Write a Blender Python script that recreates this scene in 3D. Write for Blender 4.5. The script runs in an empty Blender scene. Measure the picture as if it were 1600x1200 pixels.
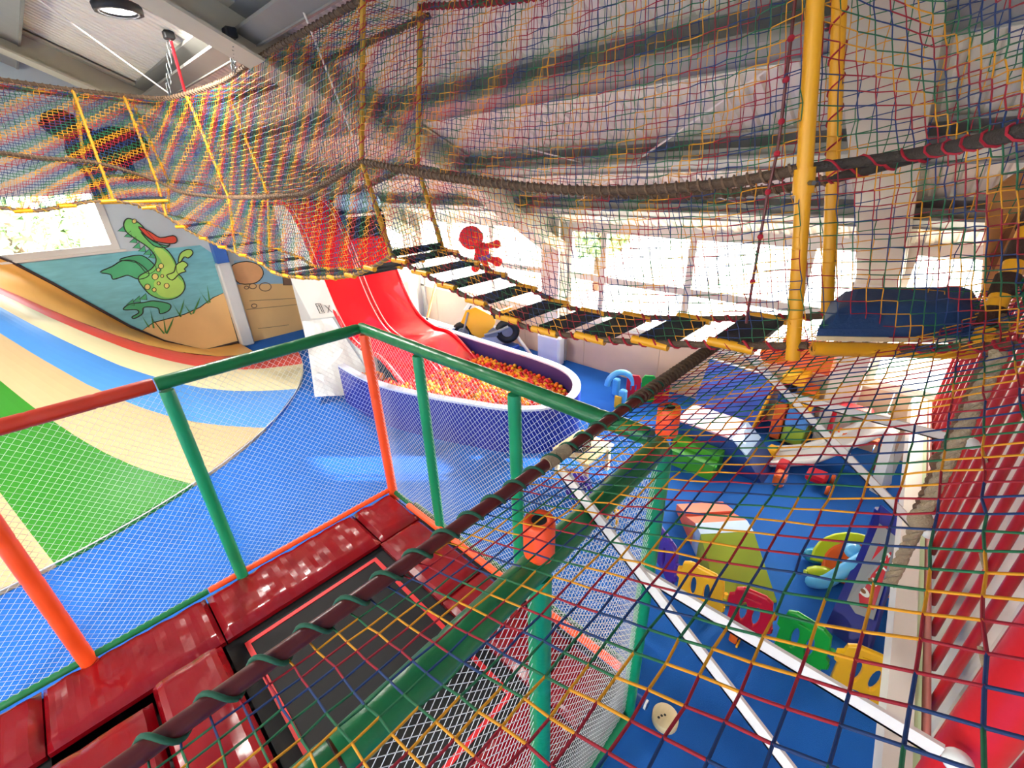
import bpy, math, random
import numpy as np
from mathutils import Vector, Matrix, noise
random.seed(7)
rng = np.random.default_rng(7)
scene = bpy.context.scene
COL = scene.collection
V3 = Vector
PI = math.pi

# ------------------------------------------------------------------ camera
H = 3.6
R = np.array([[0.68964695, 0.33041282, -0.64437136],
              [-0.72347668, 0.27613799, -0.63271582],
              [-0.03112201, 0.90253819, 0.42948369]])
F = 690.0
u_, s_, vt_ = np.linalg.svd(R)
R = u_ @ vt_
cam_data = bpy.data.cameras.new('camera')
cam_data.sensor_width = 36.0
cam_data.lens = 36.0 * F / 1600.0
cam_data.clip_start = 0.02
cam_data.clip_end = 300
cam = bpy.data.objects.new('camera', cam_data)
COL.objects.link(cam)
M = Matrix([[R[i][j] for j in range(3)] for i in range(3)]).to_4x4()
M.translation = (0, 0, H)
cam.matrix_world = M
scene.camera = cam

# ------------------------------------------------------------------ world, sun, exposure
vs = scene.view_settings
vs.view_transform = 'Standard'
vs.look = 'None'
vs.gamma = 1.0
vs.use_curve_mapping = False
vs.exposure = 1.6
world = bpy.data.worlds.new('sky')
scene.world = world
world.use_nodes = True
wn = world.node_tree
sky = wn.nodes.new('ShaderNodeTexSky')
sky.sky_type = 'NISHITA'
sky.sun_disc = False
sky.sun_elevation = math.radians(27)
sky.sun_rotation = math.radians(100)
sky.air_density = 1.2
sky.dust_density = 4.0
wmix = wn.nodes.new('ShaderNodeMixRGB')
wmix.inputs[0].default_value = 0.85
wmix.inputs[2].default_value = (1.5, 1.46, 1.38, 1)
wn.links.new(sky.outputs[0], wmix.inputs[1])
bg = wn.nodes['Background']
wn.links.new(wmix.outputs[0], bg.inputs[0])
bg.inputs[1].default_value = 2.3

sun_d = bpy.data.lights.new('sun', 'SUN')
sun_d.energy = 7.0
sun_d.angle = math.radians(0.6)
sun_d.color = (1.0, 0.95, 0.87)
sun = bpy.data.objects.new('sun', sun_d)
COL.objects.link(sun)
sun.rotation_euler = V3((-1.0, 1.12, -0.46)).to_track_quat('-Z', 'Y').to_euler()
sun.location = (30, -5, 16)

# ------------------------------------------------------------------ measuring helpers (pixel of the photo -> point at a known place)
def ray(px, py):
    return R @ np.array([px - 800.0, 600.0 - py, -F])
def atx(px, py, X):
    d = ray(px, py); d = d * (X / d[0]); return V3((d[0], d[1], d[2] + H))
def aty(px, py, Y):
    d = ray(px, py); d = d * (Y / d[1]); return V3((d[0], d[1], d[2] + H))
def atz(px, py, z):
    d = ray(px, py); d = d * ((z - H) / d[2]); return V3((d[0], d[1], z))
def atd(px, py, dep):
    d = ray(px, py) / F * dep; return V3((d[0], d[1], d[2] + H))

# ------------------------------------------------------------------ materials
def lin(h):
    h = h.lstrip('#')
    c = [int(h[i:i + 2], 16) / 255 for i in (0, 2, 4)]
    return tuple(x / 12.92 if x <= 0.04045 else ((x + 0.055) / 1.055) ** 2.4 for x in c)
MATS = {}
def mat(name, col, rough=0.5, metal=0.0, bump=0.0, bscale=40.0, var=0.06, vscale=6.0, coat=0.0, spec=0.5, stretch=None):
    if name in MATS: return MATS[name]
    m = bpy.data.materials.new(name); m.use_nodes = True
    nt = m.node_tree; b = nt.nodes['Principled BSDF']
    c = lin(col) if isinstance(col, str) else col
    b.inputs['Roughness'].default_value = rough
    b.inputs['Metallic'].default_value = metal
    b.inputs['Specular IOR Level'].default_value = spec
    if coat: b.inputs['Coat Weight'].default_value = coat
    tc = nt.nodes.new('ShaderNodeTexCoord')
    src = tc.outputs['Object']
    if stretch:
        mp = nt.nodes.new('ShaderNodeMapping'); mp.inputs['Scale'].default_value = stretch
        nt.links.new(src, mp.inputs[0]); src = mp.outputs[0]
    if var > 0:
        n = nt.nodes.new('ShaderNodeTexNoise'); n.inputs['Scale'].default_value = vscale; n.inputs['Detail'].default_value = 3
        nt.links.new(src, n.inputs['Vector'])
        mx = nt.nodes.new('ShaderNodeMixRGB')
        mx.inputs[1].default_value = (*[x * (1 - var) for x in c], 1)
        mx.inputs[2].default_value = (*[min(1, x * (1 + var)) for x in c], 1)
        nt.links.new(n.outputs[0], mx.inputs[0]); nt.links.new(mx.outputs[0], b.inputs['Base Color'])
    else:
        b.inputs['Base Color'].default_value = (*c, 1)
    if bump > 0:
        n2 = nt.nodes.new('ShaderNodeTexNoise'); n2.inputs['Scale'].default_value = bscale; n2.inputs['Detail'].default_value = 4
        nt.links.new(src, n2.inputs['Vector'])
        bp = nt.nodes.new('ShaderNodeBump'); bp.inputs['Strength'].default_value = bump; bp.inputs['Distance'].default_value = 0.02
        nt.links.new(n2.outputs[0], bp.inputs['Height']); nt.links.new(bp.outputs[0], b.inputs['Normal'])
    MATS[name] = m
    return m
def glass_mat():
    m = bpy.data.materials.new('window_glass'); m.use_nodes = True
    nt = m.node_tree; nt.nodes.clear()
    o = nt.nodes.new('ShaderNodeOutputMaterial'); mx = nt.nodes.new('ShaderNodeMixShader')
    t = nt.nodes.new('ShaderNodeBsdfTransparent'); g = nt.nodes.new('ShaderNodeBsdfGlossy'); g.inputs['Roughness'].default_value = 0.02
    t.inputs[0].default_value = (0.96, 0.98, 0.97, 1)
    mx.inputs[0].default_value = 0.05
    nt.links.new(t.outputs[0], mx.inputs[1]); nt.links.new(g.outputs[0], mx.inputs[2]); nt.links.new(mx.outputs[0], o.inputs[0])
    return m
def emit_mat(name, col, s):
    m = bpy.data.materials.new(name); m.use_nodes = True
    b = m.node_tree.nodes['Principled BSDF']
    b.inputs['Emission Color'].default_value = (*col, 1); b.inputs['Emission Strength'].default_value = s
    return m
GLASS = glass_mat()
mat('carpet', '#0e63c0', 0.95, bump=0.35, bscale=220, var=0.10, vscale=3)
mat('white_sheet', '#ede6d4', 0.5, var=0.03)
mat('steel_beam', '#b8b19c', 0.5, var=0.05)
mat('purlin', '#8f8d86', 0.45, 0.3, var=0.08)
mat('dark_metal', '#2a2a2c', 0.45, 0.4)
mat('wall_paint', '#dfe3e4', 0.7, var=0.03)
mat('peach_panel', '#d9b89a', 0.6, var=0.05)
mat('frame_white', '#d9d3ca', 0.45, var=0.02)
mat('mural_sky', '#c3ccd0', 0.7, var=0.05)
mat('mural_sea', '#7cc2cb', 0.7, var=0.25, vscale=3, stretch=(1, 1, 5))
mat('mural_sand', '#f0c486', 0.7, var=0.08, vscale=2)
mat('mural_green', '#7fd06a', 0.7, var=0.2, vscale=4)
mat('mural_light_green', '#b9e46c', 0.7, var=0.15, vscale=4)
mat('mural_wing', '#4fb07a', 0.7, var=0.2, vscale=4)
mat('mural_red', '#dd5038', 0.7, var=0.1)
mat('mural_line', '#3a3a34', 0.8, var=0)
mat('mural_yellow', '#ecd67a', 0.7, var=0.1)
mat('mural_brown', '#8a6a55', 0.7, var=0.1)
mat('mural_grass', '#4e8f4a', 0.7, var=0.2)
mat('mural_peach', '#f0b27c', 0.7, var=0.1)
mat('mural_blue', '#9cc4dd', 0.7, var=0.1)
def vinyl(n, c, rough=0.38, bump=0.05, bs=9): return mat(n, c, rough, bump=bump, bscale=bs, var=0.04)
vinyl('v_orange', '#f0b058'); vinyl('v_red', '#d8483c'); vinyl('v_cream', '#e6d8ac'); vinyl('v_blue', '#4f93e0')
vinyl('v_tan', '#c9ae84'); vinyl('v_green', '#2f8420'); vinyl('v_black', '#3a2a2c')
mat('pad_red', '#7c020f', 0.2, bump=0.35, bscale=3.0, var=0.05, coat=0.4)
mat('bed_black', '#141416', 0.8, bump=0.2, bscale=400, var=0.05)
mat('bed_red', '#d5161c', 0.5)
mat('sleeve_green', '#0c8a5c', 0.34, bump=0.15, bscale=25, var=0.06)
mat('rail_green', '#0d6a3a', 0.34, bump=0.15, bscale=25, var=0.08)
mat('sleeve_orange', '#f4511e', 0.4, bump=0.1, bscale=25, var=0.05)
mat('rail_red', '#b83218', 0.4, bump=0.15, bscale=25, var=0.08)
mat('net_white', '#d9dcde', 0.6, var=0)
mat('net_red', '#9c0f26', 0.7, var=0.1, vscale=60)
mat('net_yellow', '#dc960e', 0.7, var=0.1, vscale=60)
mat('net_green', '#17663f', 0.7, var=0.1, vscale=60)
mat('net_blue', '#12356a', 0.7, var=0.1, vscale=60)
NET4 = ['net_red', 'net_yellow', 'net_green', 'net_blue']
mat('maroon_pipe', '#5a1a1c', 0.35, bump=0.05, var=0.08)
mat('lash_green', '#1f5a44', 0.8, var=0.2, vscale=80)
mat('lash_red', '#a5152b', 0.8, var=0.15, vscale=80)
mat('rope_dark', '#5a4634', 0.85, bump=0.5, bscale=120, var=0.3, vscale=60)
mat('rope_black', '#3a332c', 0.85, bump=0.5, bscale=120, var=0.3, vscale=60)
mat('rope_tan', '#a8977a', 0.85, bump=0.6, bscale=150, var=0.2, vscale=50)
mat('rope_brown', '#7a5f48', 0.85, bump=0.6, bscale=150, var=0.2, vscale=50)
mat('yellow_pipe', '#e3a012', 0.38, bump=0.05, var=0.05)
mat('yellow_rope', '#b98a16', 0.6, bump=0.2, bscale=80, var=0.1)
mat('plank_black', '#26282c', 0.75, bump=0.3, bscale=60, var=0.15)
mat('slide_red', '#e0061c', 0.22, var=0.03, coat=0.4)
mat('slide_line', '#f0b8bc', 0.4, var=0)
mat('pvc_white', '#e8e2da', 0.35, var=0.03)
mat('tarp_white', '#e4e6e4', 0.35, bump=0.5, bscale=6, var=0.04)
mat('tarp_blue', '#3f6fc4', 0.4, bump=0.3, bscale=8)
mat('pit_blue', '#1a2a96', 0.35, var=0.05); mat('pit_inner', '#3a2f6e', 0.4, var=0.05); mat('pit_top', '#ccd4ea', 0.4, var=0.03)
mat('ball_red', '#e0262a', 0.3, var=0); mat('ball_orange', '#f57f17', 0.3, var=0); mat('ball_yellow', '#f7b21e', 0.3, var=0)
mat('foam_blue', '#2a56c0', 0.42, bump=0.1, bscale=10); mat('foam_navy', '#1b3f86', 0.42); mat('foam_green', '#46a82c', 0.42); mat('foam_lime', '#9cb93a', 0.42)
mat('foam_coral', '#e8785c', 0.42); mat('foam_pink', '#e9b4c0', 0.42); mat('foam_sky', '#a9c8ea', 0.42); mat('foam_orange', '#ea6a24', 0.42); mat('foam_yellow', '#f2b61c', 0.42); mat('foam_red', '#d2202c', 0.42)
mat('pl_yellow', '#f5b515', 0.3, var=0.02); mat('pl_red', '#c4122a', 0.3, var=0.02); mat('pl_green', '#1b9a2e', 0.3, var=0.02); mat('pl_purple', '#4a2a94', 0.3, var=0.02)
mat('pl_lime', '#c6dc1e', 0.3, var=0.02); mat('pl_teal', '#2f9cc4', 0.3, var=0.02); mat('pl_sky', '#5fb4ea', 0.3, var=0.02); mat('pl_orange', '#f26a1e', 0.3, var=0.02); mat('pl_navy', '#14208a', 0.3, var=0.02); mat('pl_magenta', '#d6249a', 0.3, var=0.02)
mat('pl_white', '#eef0ee', 0.3, var=0.02); mat('pl_grey', '#8b9097', 0.4, var=0.03); mat('rubber', '#17181a', 0.6)
mat('wood', '#dcc79c', 0.5, var=0.1, vscale=8, stretch=(1, 8, 1)); mat('plywood', '#d79a5a', 0.6, var=0.15, vscale=3, stretch=(1, 1, 6)); mat('wood_brown', '#8a5a34', 0.6, var=0.1)
mat('pad_navy', '#1f3f6a', 0.7, bump=0.2, bscale=60)
mat('bar_red', '#b01420', 0.3, var=0.05, coat=0.3); mat('padded_red', '#d0121e', 0.45, bump=0.1, bscale=20, coat=0.1)
mat('chain', '#6f7172', 0.35, 0.9); mat('red_paint', '#d0202c', 0.4)
mat('plush_red', '#d8202e', 0.9, bump=0.4, bscale=120); mat('plush_purple', '#6a4aa0', 0.9, bump=0.4, bscale=120); mat('plush_brown', '#3a2418', 0.95, bump=0.5, bscale=90, var=0.2); mat('plush_black', '#161214', 0.95, bump=0.5, bscale=90, var=0.2)
mat('lawn', '#e2ded2', 0.95, bump=0.4, bscale=20, var=0.2); mat('leaf', '#9fb584', 0.8, bump=0.3, bscale=20, var=0.3); mat('bark', '#5a4632', 0.9, bump=0.5)
mat('pink_pipe', '#d88a84', 0.4); mat('pale_green', '#c6dfae', 0.45); mat('red_net', '#d2222a', 0.6, var=0.05)

# ------------------------------------------------------------------ object helpers
def link(o, parent=None):
    COL.objects.link(o)
    if parent is not None:
        o.parent = parent
        o.matrix_parent_inverse = Matrix.Translation(-parent.location) if False else Matrix.Identity(4)
    return o
class MB:
    """collects geometry for ONE mesh"""
    def __init__(s): s.v = []; s.f = []; s.mi = []; s.sm = []
    def add(s, vs, fs, mi=0, smooth=True):
        n = len(s.v); s.v += [tuple(v) for v in vs]
        for f in fs: s.f.append(tuple(n + i for i in f)); s.mi.append(mi); s.sm.append(smooth)
    def box(s, a, b, mi=0):
        (x0, y0, z0), (x1, y1, z1) = a, b
        s.add([(x0, y0, z0), (x1, y0, z0), (x1, y1, z0), (x0, y1, z0), (x0, y0, z1), (x1, y0, z1), (x1, y1, z1), (x0, y1, z1)],
              [(3, 2, 1, 0), (4, 5, 6, 7), (0, 1, 5, 4), (1, 2, 6, 5), (2, 3, 7, 6), (3, 0, 4, 7)], mi, False)
    def rbox(s, a, b, r, mi=0):
        """box with chamfered edges"""
        (x0, y0, z0), (x1, y1, z1) = a, b
        r = min(r, (x1 - x0) * .45, (y1 - y0) * .45, (z1 - z0) * .45)
        vs = []; idx = {}
        for ix, sx in ((x0, 1), (x1, -1)):
            for iy, sy in ((y0, 1), (y1, -1)):
                for iz, sz in ((z0, 1), (z1, -1)):
                    k = (sx, sy, sz)
                    idx[k] = len(vs)
                    vs += [(ix, iy + sy * r, iz + sz * r), (ix + sx * r, iy, iz + sz * r), (ix + sx * r, iy + sy * r, iz)]
        fs = []
        for sx in (1, -1):
            q = [idx[(sx, 1, 1)], idx[(sx, -1, 1)], idx[(sx, -1, -1)], idx[(sx, 1, -1)]]
            fs.append(q if sx < 0 else q[::-1])
        for sy in (1, -1):
            q = [idx[(1, sy, 1)] + 1, idx[(1, sy, -1)] + 1, idx[(-1, sy, -1)] + 1, idx[(-1, sy, 1)] + 1]
            fs.append(q if sy < 0 else q[::-1])
        for sz in (1, -1):
            q = [idx[(1, 1, sz)] + 2, idx[(-1, 1, sz)] + 2, idx[(-1, -1, sz)] + 2, idx[(1, -1, sz)] + 2]
            fs.append(q if sz < 0 else q[::-1])
        for sy in (1, -1):
            for sz in (1, -1):
                a_, b_ = idx[(1, sy, sz)], idx[(-1, sy, sz)]
                q = [a_ + 1, b_ + 1, b_ + 2, a_ + 2]; fs.append(q if sy * sz > 0 else q[::-1])
        for sx in (1, -1):
            for sz in (1, -1):
                a_, b_ = idx[(sx, 1, sz)], idx[(sx, -1, sz)]
                q = [a_, b_, b_ + 2, a_ + 2]; fs.append(q if sx * sz < 0 else q[::-1])
        for sx in (1, -1):
            for sy in (1, -1):
                a_, b_ = idx[(sx, sy, 1)], idx[(sx, sy, -1)]
                q = [a_, b_, b_ + 1, a_ + 1]; fs.append(q if sx * sy > 0 else q[::-1])
        for k, i in idx.items():
            q = [i, i + 1, i + 2]; fs.append(q if k[0] * k[1] * k[2] < 0 else q[::-1])
        s.add(vs, fs, mi, False)
    def tube(s, pts, r, n=8, caps=True, mi=0, closed=False):
        pts = [V3(p) for p in pts]
        rs = r if isinstance(r, (list, tuple)) else [r] * len(pts)
        N = len(pts); vs = []
        up = V3((0, 0, 1)); prev = None
        for i, p in enumerate(pts):
            if closed: t = pts[(i + 1) % N] - pts[i - 1]
            else: t = pts[min(i + 1, N - 1)] - pts[max(i - 1, 0)]
            if t.length < 1e-9: t = V3((0, 0, 1))
            t.normalize()
            if prev is None:
                a = t.cross(up if abs(t.z) < 0.95 else V3((1, 0, 0)))
            else:
                a = prev - t * prev.dot(t)
            a.normalize(); prev = a; b = t.cross(a)
            for k in range(n):
                w = 2 * PI * k / n
                vs.append(p + (a * math.cos(w) + b * math.sin(w)) * rs[i])
        fs = []
        for i in range(N if closed else N - 1):
            j = (i + 1) % N
            for k in range(n):
                k2 = (k + 1) % n
                fs.append((i * n + k, i * n + k2, j * n + k2, j * n + k))
        s.add(vs, fs, mi, n > 4)
        if caps and not closed:
            s.add(vs[:n], [tuple(range(n))[::-1]], mi, False); s.add(vs[-n:], [tuple(range(n))], mi, False)
    def lathe(s, prof, n=24, o=(0, 0, 0), mi=0, ax='z'):
        vs = []; o = V3(o)
        for (r, z) in prof:
            for k in range(n):
                w = 2 * PI * k / n
                p = (r * math.cos(w), r * math.sin(w), z)
                if ax == 'x': p = (p[2], p[0], p[1])
                if ax == 'y': p = (p[1], p[2], p[0])
                vs.append(o + V3(p))
        fs = []
        for i in range(len(prof) - 1):
            for k in range(n):
                k2 = (k + 1) % n
                fs.append((i * n + k, i * n + k2, (i + 1) * n + k2, (i + 1) * n + k))
        s.add(vs, fs, mi, True)
    def prism(s, poly, vec, mi=0):
        """extrude a planar 3-D polygon along vec"""
        n = len(poly); vec = V3(vec); a = [V3(p) for p in poly]; b = [p + vec for p in a]
        s.add(a + b, [tuple(range(n))[::-1], tuple(range(n, 2 * n))] + [(i, (i + 1) % n, n + (i + 1) % n, n + i) for i in range(n)], mi, False)
    def strip(s, A, B, mi=0, smooth=True):
        n = len(A); s.add(list(A) + list(B), [(i, i + 1, n + i + 1, n + i) for i in range(n - 1)], mi, smooth)
    def sphere(s, c, r, nu=14, nv=9, mi=0, sc=(1, 1, 1)):
        vs = []; c = V3(c)
        for j in range(nv + 1):
            t = PI * j / nv
            for i in range(nu):
                w = 2 * PI * i / nu
                vs.append(c + V3((r * sc[0] * math.sin(t) * math.cos(w), r * sc[1] * math.sin(t) * math.sin(w), r * sc[2] * math.cos(t))))
        s.add(vs, [(j * nu + i, (j + 1) * nu + i, (j + 1) * nu + (i + 1) % nu, j * nu + (i + 1) % nu) for j in range(nv) for i in range(nu)], mi, True)
    def mesh(s, name, mats):
        me = bpy.data.meshes.new(name)
        me.from_pydata([tuple(v) for v in s.v], [], s.f)
        me.polygons.foreach_set('material_index', s.mi); me.polygons.foreach_set('use_smooth', s.sm)
        for m in (mats if isinstance(mats, (list, tuple)) else [mats]): me.materials.append(MATS[m] if isinstance(m, str) else m)
        me.validate(); me.update()
        return me
    def build(s, name, mats, parent=None):
        o = bpy.data.objects.new(name, s.mesh(name, mats))
        if parent is not None: o.parent = parent; o.matrix_parent_inverse = parent.matrix_world.inverted()
        COL.objects.link(o)
        return o
def tag(o, label=None, cat=None, group=None, kind=None):
    if label: o['label'] = label
    if cat: o['category'] = cat
    if group: o['group'] = group
    if kind: o['kind'] = kind
    return o
def thing(name, label, cat, loc=(0, 0, 0), group=None):
    o = bpy.data.objects.new(name, None); o.location = loc; o.empty_display_size = 0.1
    o.matrix_world = Matrix.Translation(loc)
    COL.objects.link(o); return tag(o, label, cat, group)
def struct(o): o['kind'] = 'structure'; return o
def part(name, m, parent, fn, label=None, kind=None):
    b = MB(); fn(b); o = b.build(name, m, parent)
    if label: o['label'] = label
    if kind: o['kind'] = kind
    return o
def P(*pts): return [V3(p) for p in pts]
def lerp(a, b, t): return a + (b - a) * t
def catmull(pts, n):
    """smooth curve through the points, n samples per span"""
    pts = [V3(p) for p in pts]; out = []
    for i in range(len(pts) - 1):
        p0 = pts[max(i - 1, 0)]; p1 = pts[i]; p2 = pts[i + 1]; p3 = pts[min(i + 2, len(pts) - 1)]
        for k in range(n):
            t = k / n
            out.append(0.5 * ((2 * p1) + (p2 - p0) * t + (2 * p0 - 5 * p1 + 4 * p2 - p3) * t * t + (3 * p1 - p0 - 3 * p2 + p3) * t ** 3))
    out.append(pts[-1]); return out
def resample(pts, n):
    pts = [V3(p) for p in pts]; L = [0]
    for i in range(1, len(pts)): L.append(L[-1] + (pts[i] - pts[i - 1]).length)
    out = []; j = 0
    for k in range(n):
        t = L[-1] * k / (n - 1)
        while j < len(L) - 2 and L[j + 1] < t: j += 1
        d = L[j + 1] - L[j]
        out.append(pts[j].lerp(pts[j + 1], (t - L[j]) / d if d > 1e-9 else 0))
    return out
def length(pts): return sum((V3(pts[i + 1]) - V3(pts[i])).length for i in range(len(pts) - 1))
def helix(pts, r, pitch, seg=8, phase=0):
    n = max(4, int(length(pts) / pitch * seg)); q = resample(pts, n + 1); out = []; prev = None
    for i, p in enumerate(q):
        t = (q[min(i + 1, n)] - q[max(i - 1, 0)]).normalized()
        a = t.cross(V3((0, 0, 1)) if abs(t.z) < .95 else V3((1, 0, 0))) if prev is None else prev - t * prev.dot(t)
        a.normalize(); prev = a; b = t.cross(a); w = 2 * PI * i / seg + phase
        out.append(p + (a * math.cos(w) + b * math.sin(w)) * r)
    return out
def net_mesh(name, A, B, ci, mats, r, sides=3, parent=None):
    """strings: edges A[i]-B[i] as thin prisms, material index ci[i]"""
    A = np.asarray(A, float); B = np.asarray(B, float); ci = np.asarray(ci, np.int32); n = len(A)
    T = B - A; L = np.linalg.norm(T, axis=1, keepdims=True); L[L < 1e-9] = 1; T = T / L
    ref = np.where(np.abs(T[:, 2:3]) < 0.9, np.array([[0, 0, 1.0]]), np.array([[1.0, 0, 0]]))
    U = np.cross(T, ref); U /= np.linalg.norm(U, axis=1, keepdims=True); W = np.cross(T, U)
    vs = np.zeros((n, 2 * sides, 3))
    for k in range(sides):
        w = 2 * PI * k / sides; off = (U * math.cos(w) + W * math.sin(w)) * r
        vs[:, k] = A - T * r * .5 + off; vs[:, sides + k] = B + T * r * .5 + off
    base = (np.arange(n) * 2 * sides)[:, None]
    quads = np.concatenate([np.concatenate([base + k, base + (k + 1) % sides, base + sides + (k + 1) % sides, base + sides + k], 1) for k in range(sides)], 1).reshape(-1, 4)
    me = bpy.data.meshes.new(name)
    me.vertices.add(n * 2 * sides); me.vertices.foreach_set('co', vs.reshape(-1))
    nq = len(quads)
    me.loops.add(nq * 4); me.loops.foreach_set('vertex_index', quads.reshape(-1).astype(np.int32))
    me.polygons.add(nq); me.polygons.foreach_set('loop_start', np.arange(0, nq * 4, 4, dtype=np.int32))
    me.polygons.foreach_set('material_index', np.repeat(ci, sides))
    for m in mats: me.materials.append(MATS[m])
    me.update(calc_edges=True)
    me.polygons.foreach_set('use_smooth', np.ones(nq, bool))
    o = bpy.data.objects.new(name, me)
    if parent is not None: o.parent = parent; o.matrix_parent_inverse = parent.matrix_world.inverted()
    COL.objects.link(o); return o
def square_net(grid, jit=0.0, period=3, flip=1, shift=0, knot=True):
    """grid[i][j] of points -> string edges coloured in diagonal bands of four colours"""
    G = np.array([[tuple(p) for p in row] for row in grid]); nu, nv = G.shape[:2]
    if jit: G = G + rng.normal(0, jit, G.shape)
    A = []; B = []; C = []
    I, J = np.meshgrid(np.arange(nu), np.arange(nv), indexing='ij')
    col = (((I + flip * J + shift) // period) % 4)
    A = np.concatenate([G[:-1].reshape(-1, 3), G[:, :-1].reshape(-1, 3)])
    B = np.concatenate([G[1:].reshape(-1, 3), G[:, 1:].reshape(-1, 3)])
    C = np.concatenate([col[:-1].reshape(-1), col[:, :-1].reshape(-1)])
    return A, B, C
def diamond_net(p0, p1, p2, p3, cell, sag=0.0):
    """diamond mesh on the quad p0-p1 (bottom) p3-p2 (top)"""
    p0, p1, p2, p3 = map(V3, (p0, p1, p2, p3))
    nu = int(round((p1 - p0).length / cell)); nv = int(round((p3 - p0).length / cell)) * 2
    nrm = (p1 - p0).cross(p3 - p0).normalized()
    def pt(u, v):
        b = p0.lerp(p1, u); t = p3.lerp(p2, u); q = b.lerp(t, v)
        return q + nrm * sag * math.sin(PI * u) * math.sin(PI * v) * (1 + .3 * math.sin(9 * u + 3 * v))
    A = []; B = []
    for j in range(nv):
        for i in range(nu):
            s0 = 0.5 * (j % 2); s1 = 0.5 * ((j + 1) % 2)
            a = pt(min(1, (i + s0) / nu), j / nv)
            if j % 2 == 0:
                if i > 0: A.append(a); B.append(pt((i - .5) / nu, (j + 1) / nv))
                A.append(a); B.append(pt((i + .5) / nu, (j + 1) / nv))
            else:
                A.append(a); B.append(pt(i / nu, (j + 1) / nv))
                A.append(a); B.append(pt(min(1, (i + 1) / nu), (j + 1) / nv))
    return [tuple(a) for a in A], [tuple(b) for b in B]

# ================================================================== THE SETTING
XW, YB, XL, YF = 7.0, 12.0, -10.0, -8.0
RIDGE = -1.5
def roof_z(x): return 6.03 - 0.47 * x if x >= RIDGE else 6.735 - 0.47 * (RIDGE - x)

b = MB(); b.box((XL, YF, -0.12), (XW + .15, YB + .15, 0.0)); struct(b.build('floor', 'carpet'))
b = MB(); b.add([(-60, -60, -.14), (80, -60, -.14), (80, 80, -.14), (-60, 80, -.14)], [(0, 1, 2, 3)], 0, False); struct(b.build('ground', 'lawn'))  # pale gravel, lightened to bounce daylight up onto the roof

# ceiling: corrugated sheets on purlins on portal rafters
b = MB()
ys = []; y = YF - .3
while y < YB + .3:
    ys += [(y, 0), (y + .07, 0), (y + .085, .028), (y + .115, .028)]; y += .13
for (xa, xb) in ((RIDGE, XW + .35), (XL - .35, RIDGE)):
    A = [(xa, yy, roof_z(xa) + dz) for yy, dz in ys]; B = [(xb, yy, (roof_z(min(max(xb, XL), XW)) - .47 * .35 if xb not in (RIDGE,) else roof_z(xb)) + dz) for yy, dz in ys]
    if xa < XL: A = [(xa, yy, roof_z(XL) - .47 * .35 + dz) for yy, dz in ys]
    b.strip(A, B, 0, False)
ceiling = struct(b.build('ceiling', 'white_sheet'))
def sloped_beam(mb, x0, x1, y0, y1, top, dep):
    """I-like rafter following the roof between x0 and x1"""
    z0, z1 = roof_z(x0) - top, roof_z(x1) - top
    yc = (y0 + y1) / 2
    def slab(ya, yb, da, db):
        mb.prism([(x0, ya, z0 - da), (x1, ya, z1 - da), (x1, ya, z1 - db), (x0, ya, z0 - db)], (0, yb - ya, 0))
    slab(yc - .02, yc + .02, 0.02, dep - .03)
    slab(y0, y1, 0, .03); slab(y0, y1, dep - .03, dep)
for yc in (10.2, 5.4, 0.5, -4.3):
    for (xa, xb) in ((RIDGE, 6.85), (RIDGE, XL + .15)):
        b = MB(); sloped_beam(b, xa, xb, yc - .2, yc + .2, .03, .38); b.build('rafter', 'steel_beam', ceiling)
    # haunch at the eave
    b = MB()
    b.prism([(5.0, yc - .19, roof_z(5.0) - .40), (6.85, yc - .19, roof_z(6.85) - .40), (6.85, yc - .19, 2.25), (6.6, yc - .19, 2.3)], (0, .38, 0))
    b.build('haunch', 'steel_beam', ceiling)
for x in (5.75, 4.55, 3.3, 1.95, 0.6, -0.8):
    b = MB(); z = roof_z(x) - .03
    b.prism([(x, YF, z), (x + .20, YF, z - .094), (x + .20, YF, z - .30), (x + .17, YF, z - .30), (x + .17, YF, z - .11), (x, YF, z - .03)], (0, YB - YF, 0))
    b.prism([(x, YF, z - .206), (x + .2, YF, z - .30), (x + .2, YF, z - .28), (x, YF, z - .18)], (0, YB - YF, 0))
    b.build('purlin', 'purlin', ceiling)
for x in (-3.0, -5.0, -7.5):
    b = MB(); z = roof_z(x) - .03; b.box((x, YF, z - .26), (x + .08, YB, z - .06)); b.build('purlin', 'purlin', ceiling)

# window wall (right)
b = MB(); b.box((XW - .05, YF, .93), (XW + .1, YB, .97)); b.box((XW - .02, YF, 2.66), (XW + .1, YB, 3.3)); wr = struct(b.build('wall_right', 'frame_white'))
def wbox(name, m, a, c, parent=wr): 
    bb = MB(); bb.box(a, c); return bb.build(name, m, parent)
yy = YF
edges = [-8, -6.4, -4.8, -3.2, -1.6, 0.0, 1.6, 3.2, 4.8, 6.4, 8.0, 9.6, 12.0]
for i in range(len(edges) - 1):
    wbox('panel', 'peach_panel', (XW, edges[i] + .004, 0), (XW + .1, edges[i + 1] - .004, .93))
for yc in (10.2, 5.4, 0.5, -4.3):
    bb = MB(); bb.box((6.68, yc - .17, 0), (6.72, yc + .17, 2.9)); bb.box((6.95, yc - .17, 0), (6.995, yc + .17, 2.9)); bb.box((6.72, yc - .02, 0), (6.95, yc + .02, 2.9)); bb.build('column', 'frame_white', wr)
bb = MB(); bb.rbox((6.58, 5.12, 0), (6.80, 5.70, .62), .04); bb.build('column_pad', 'tarp_white', wr)
wcount = 0
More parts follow.
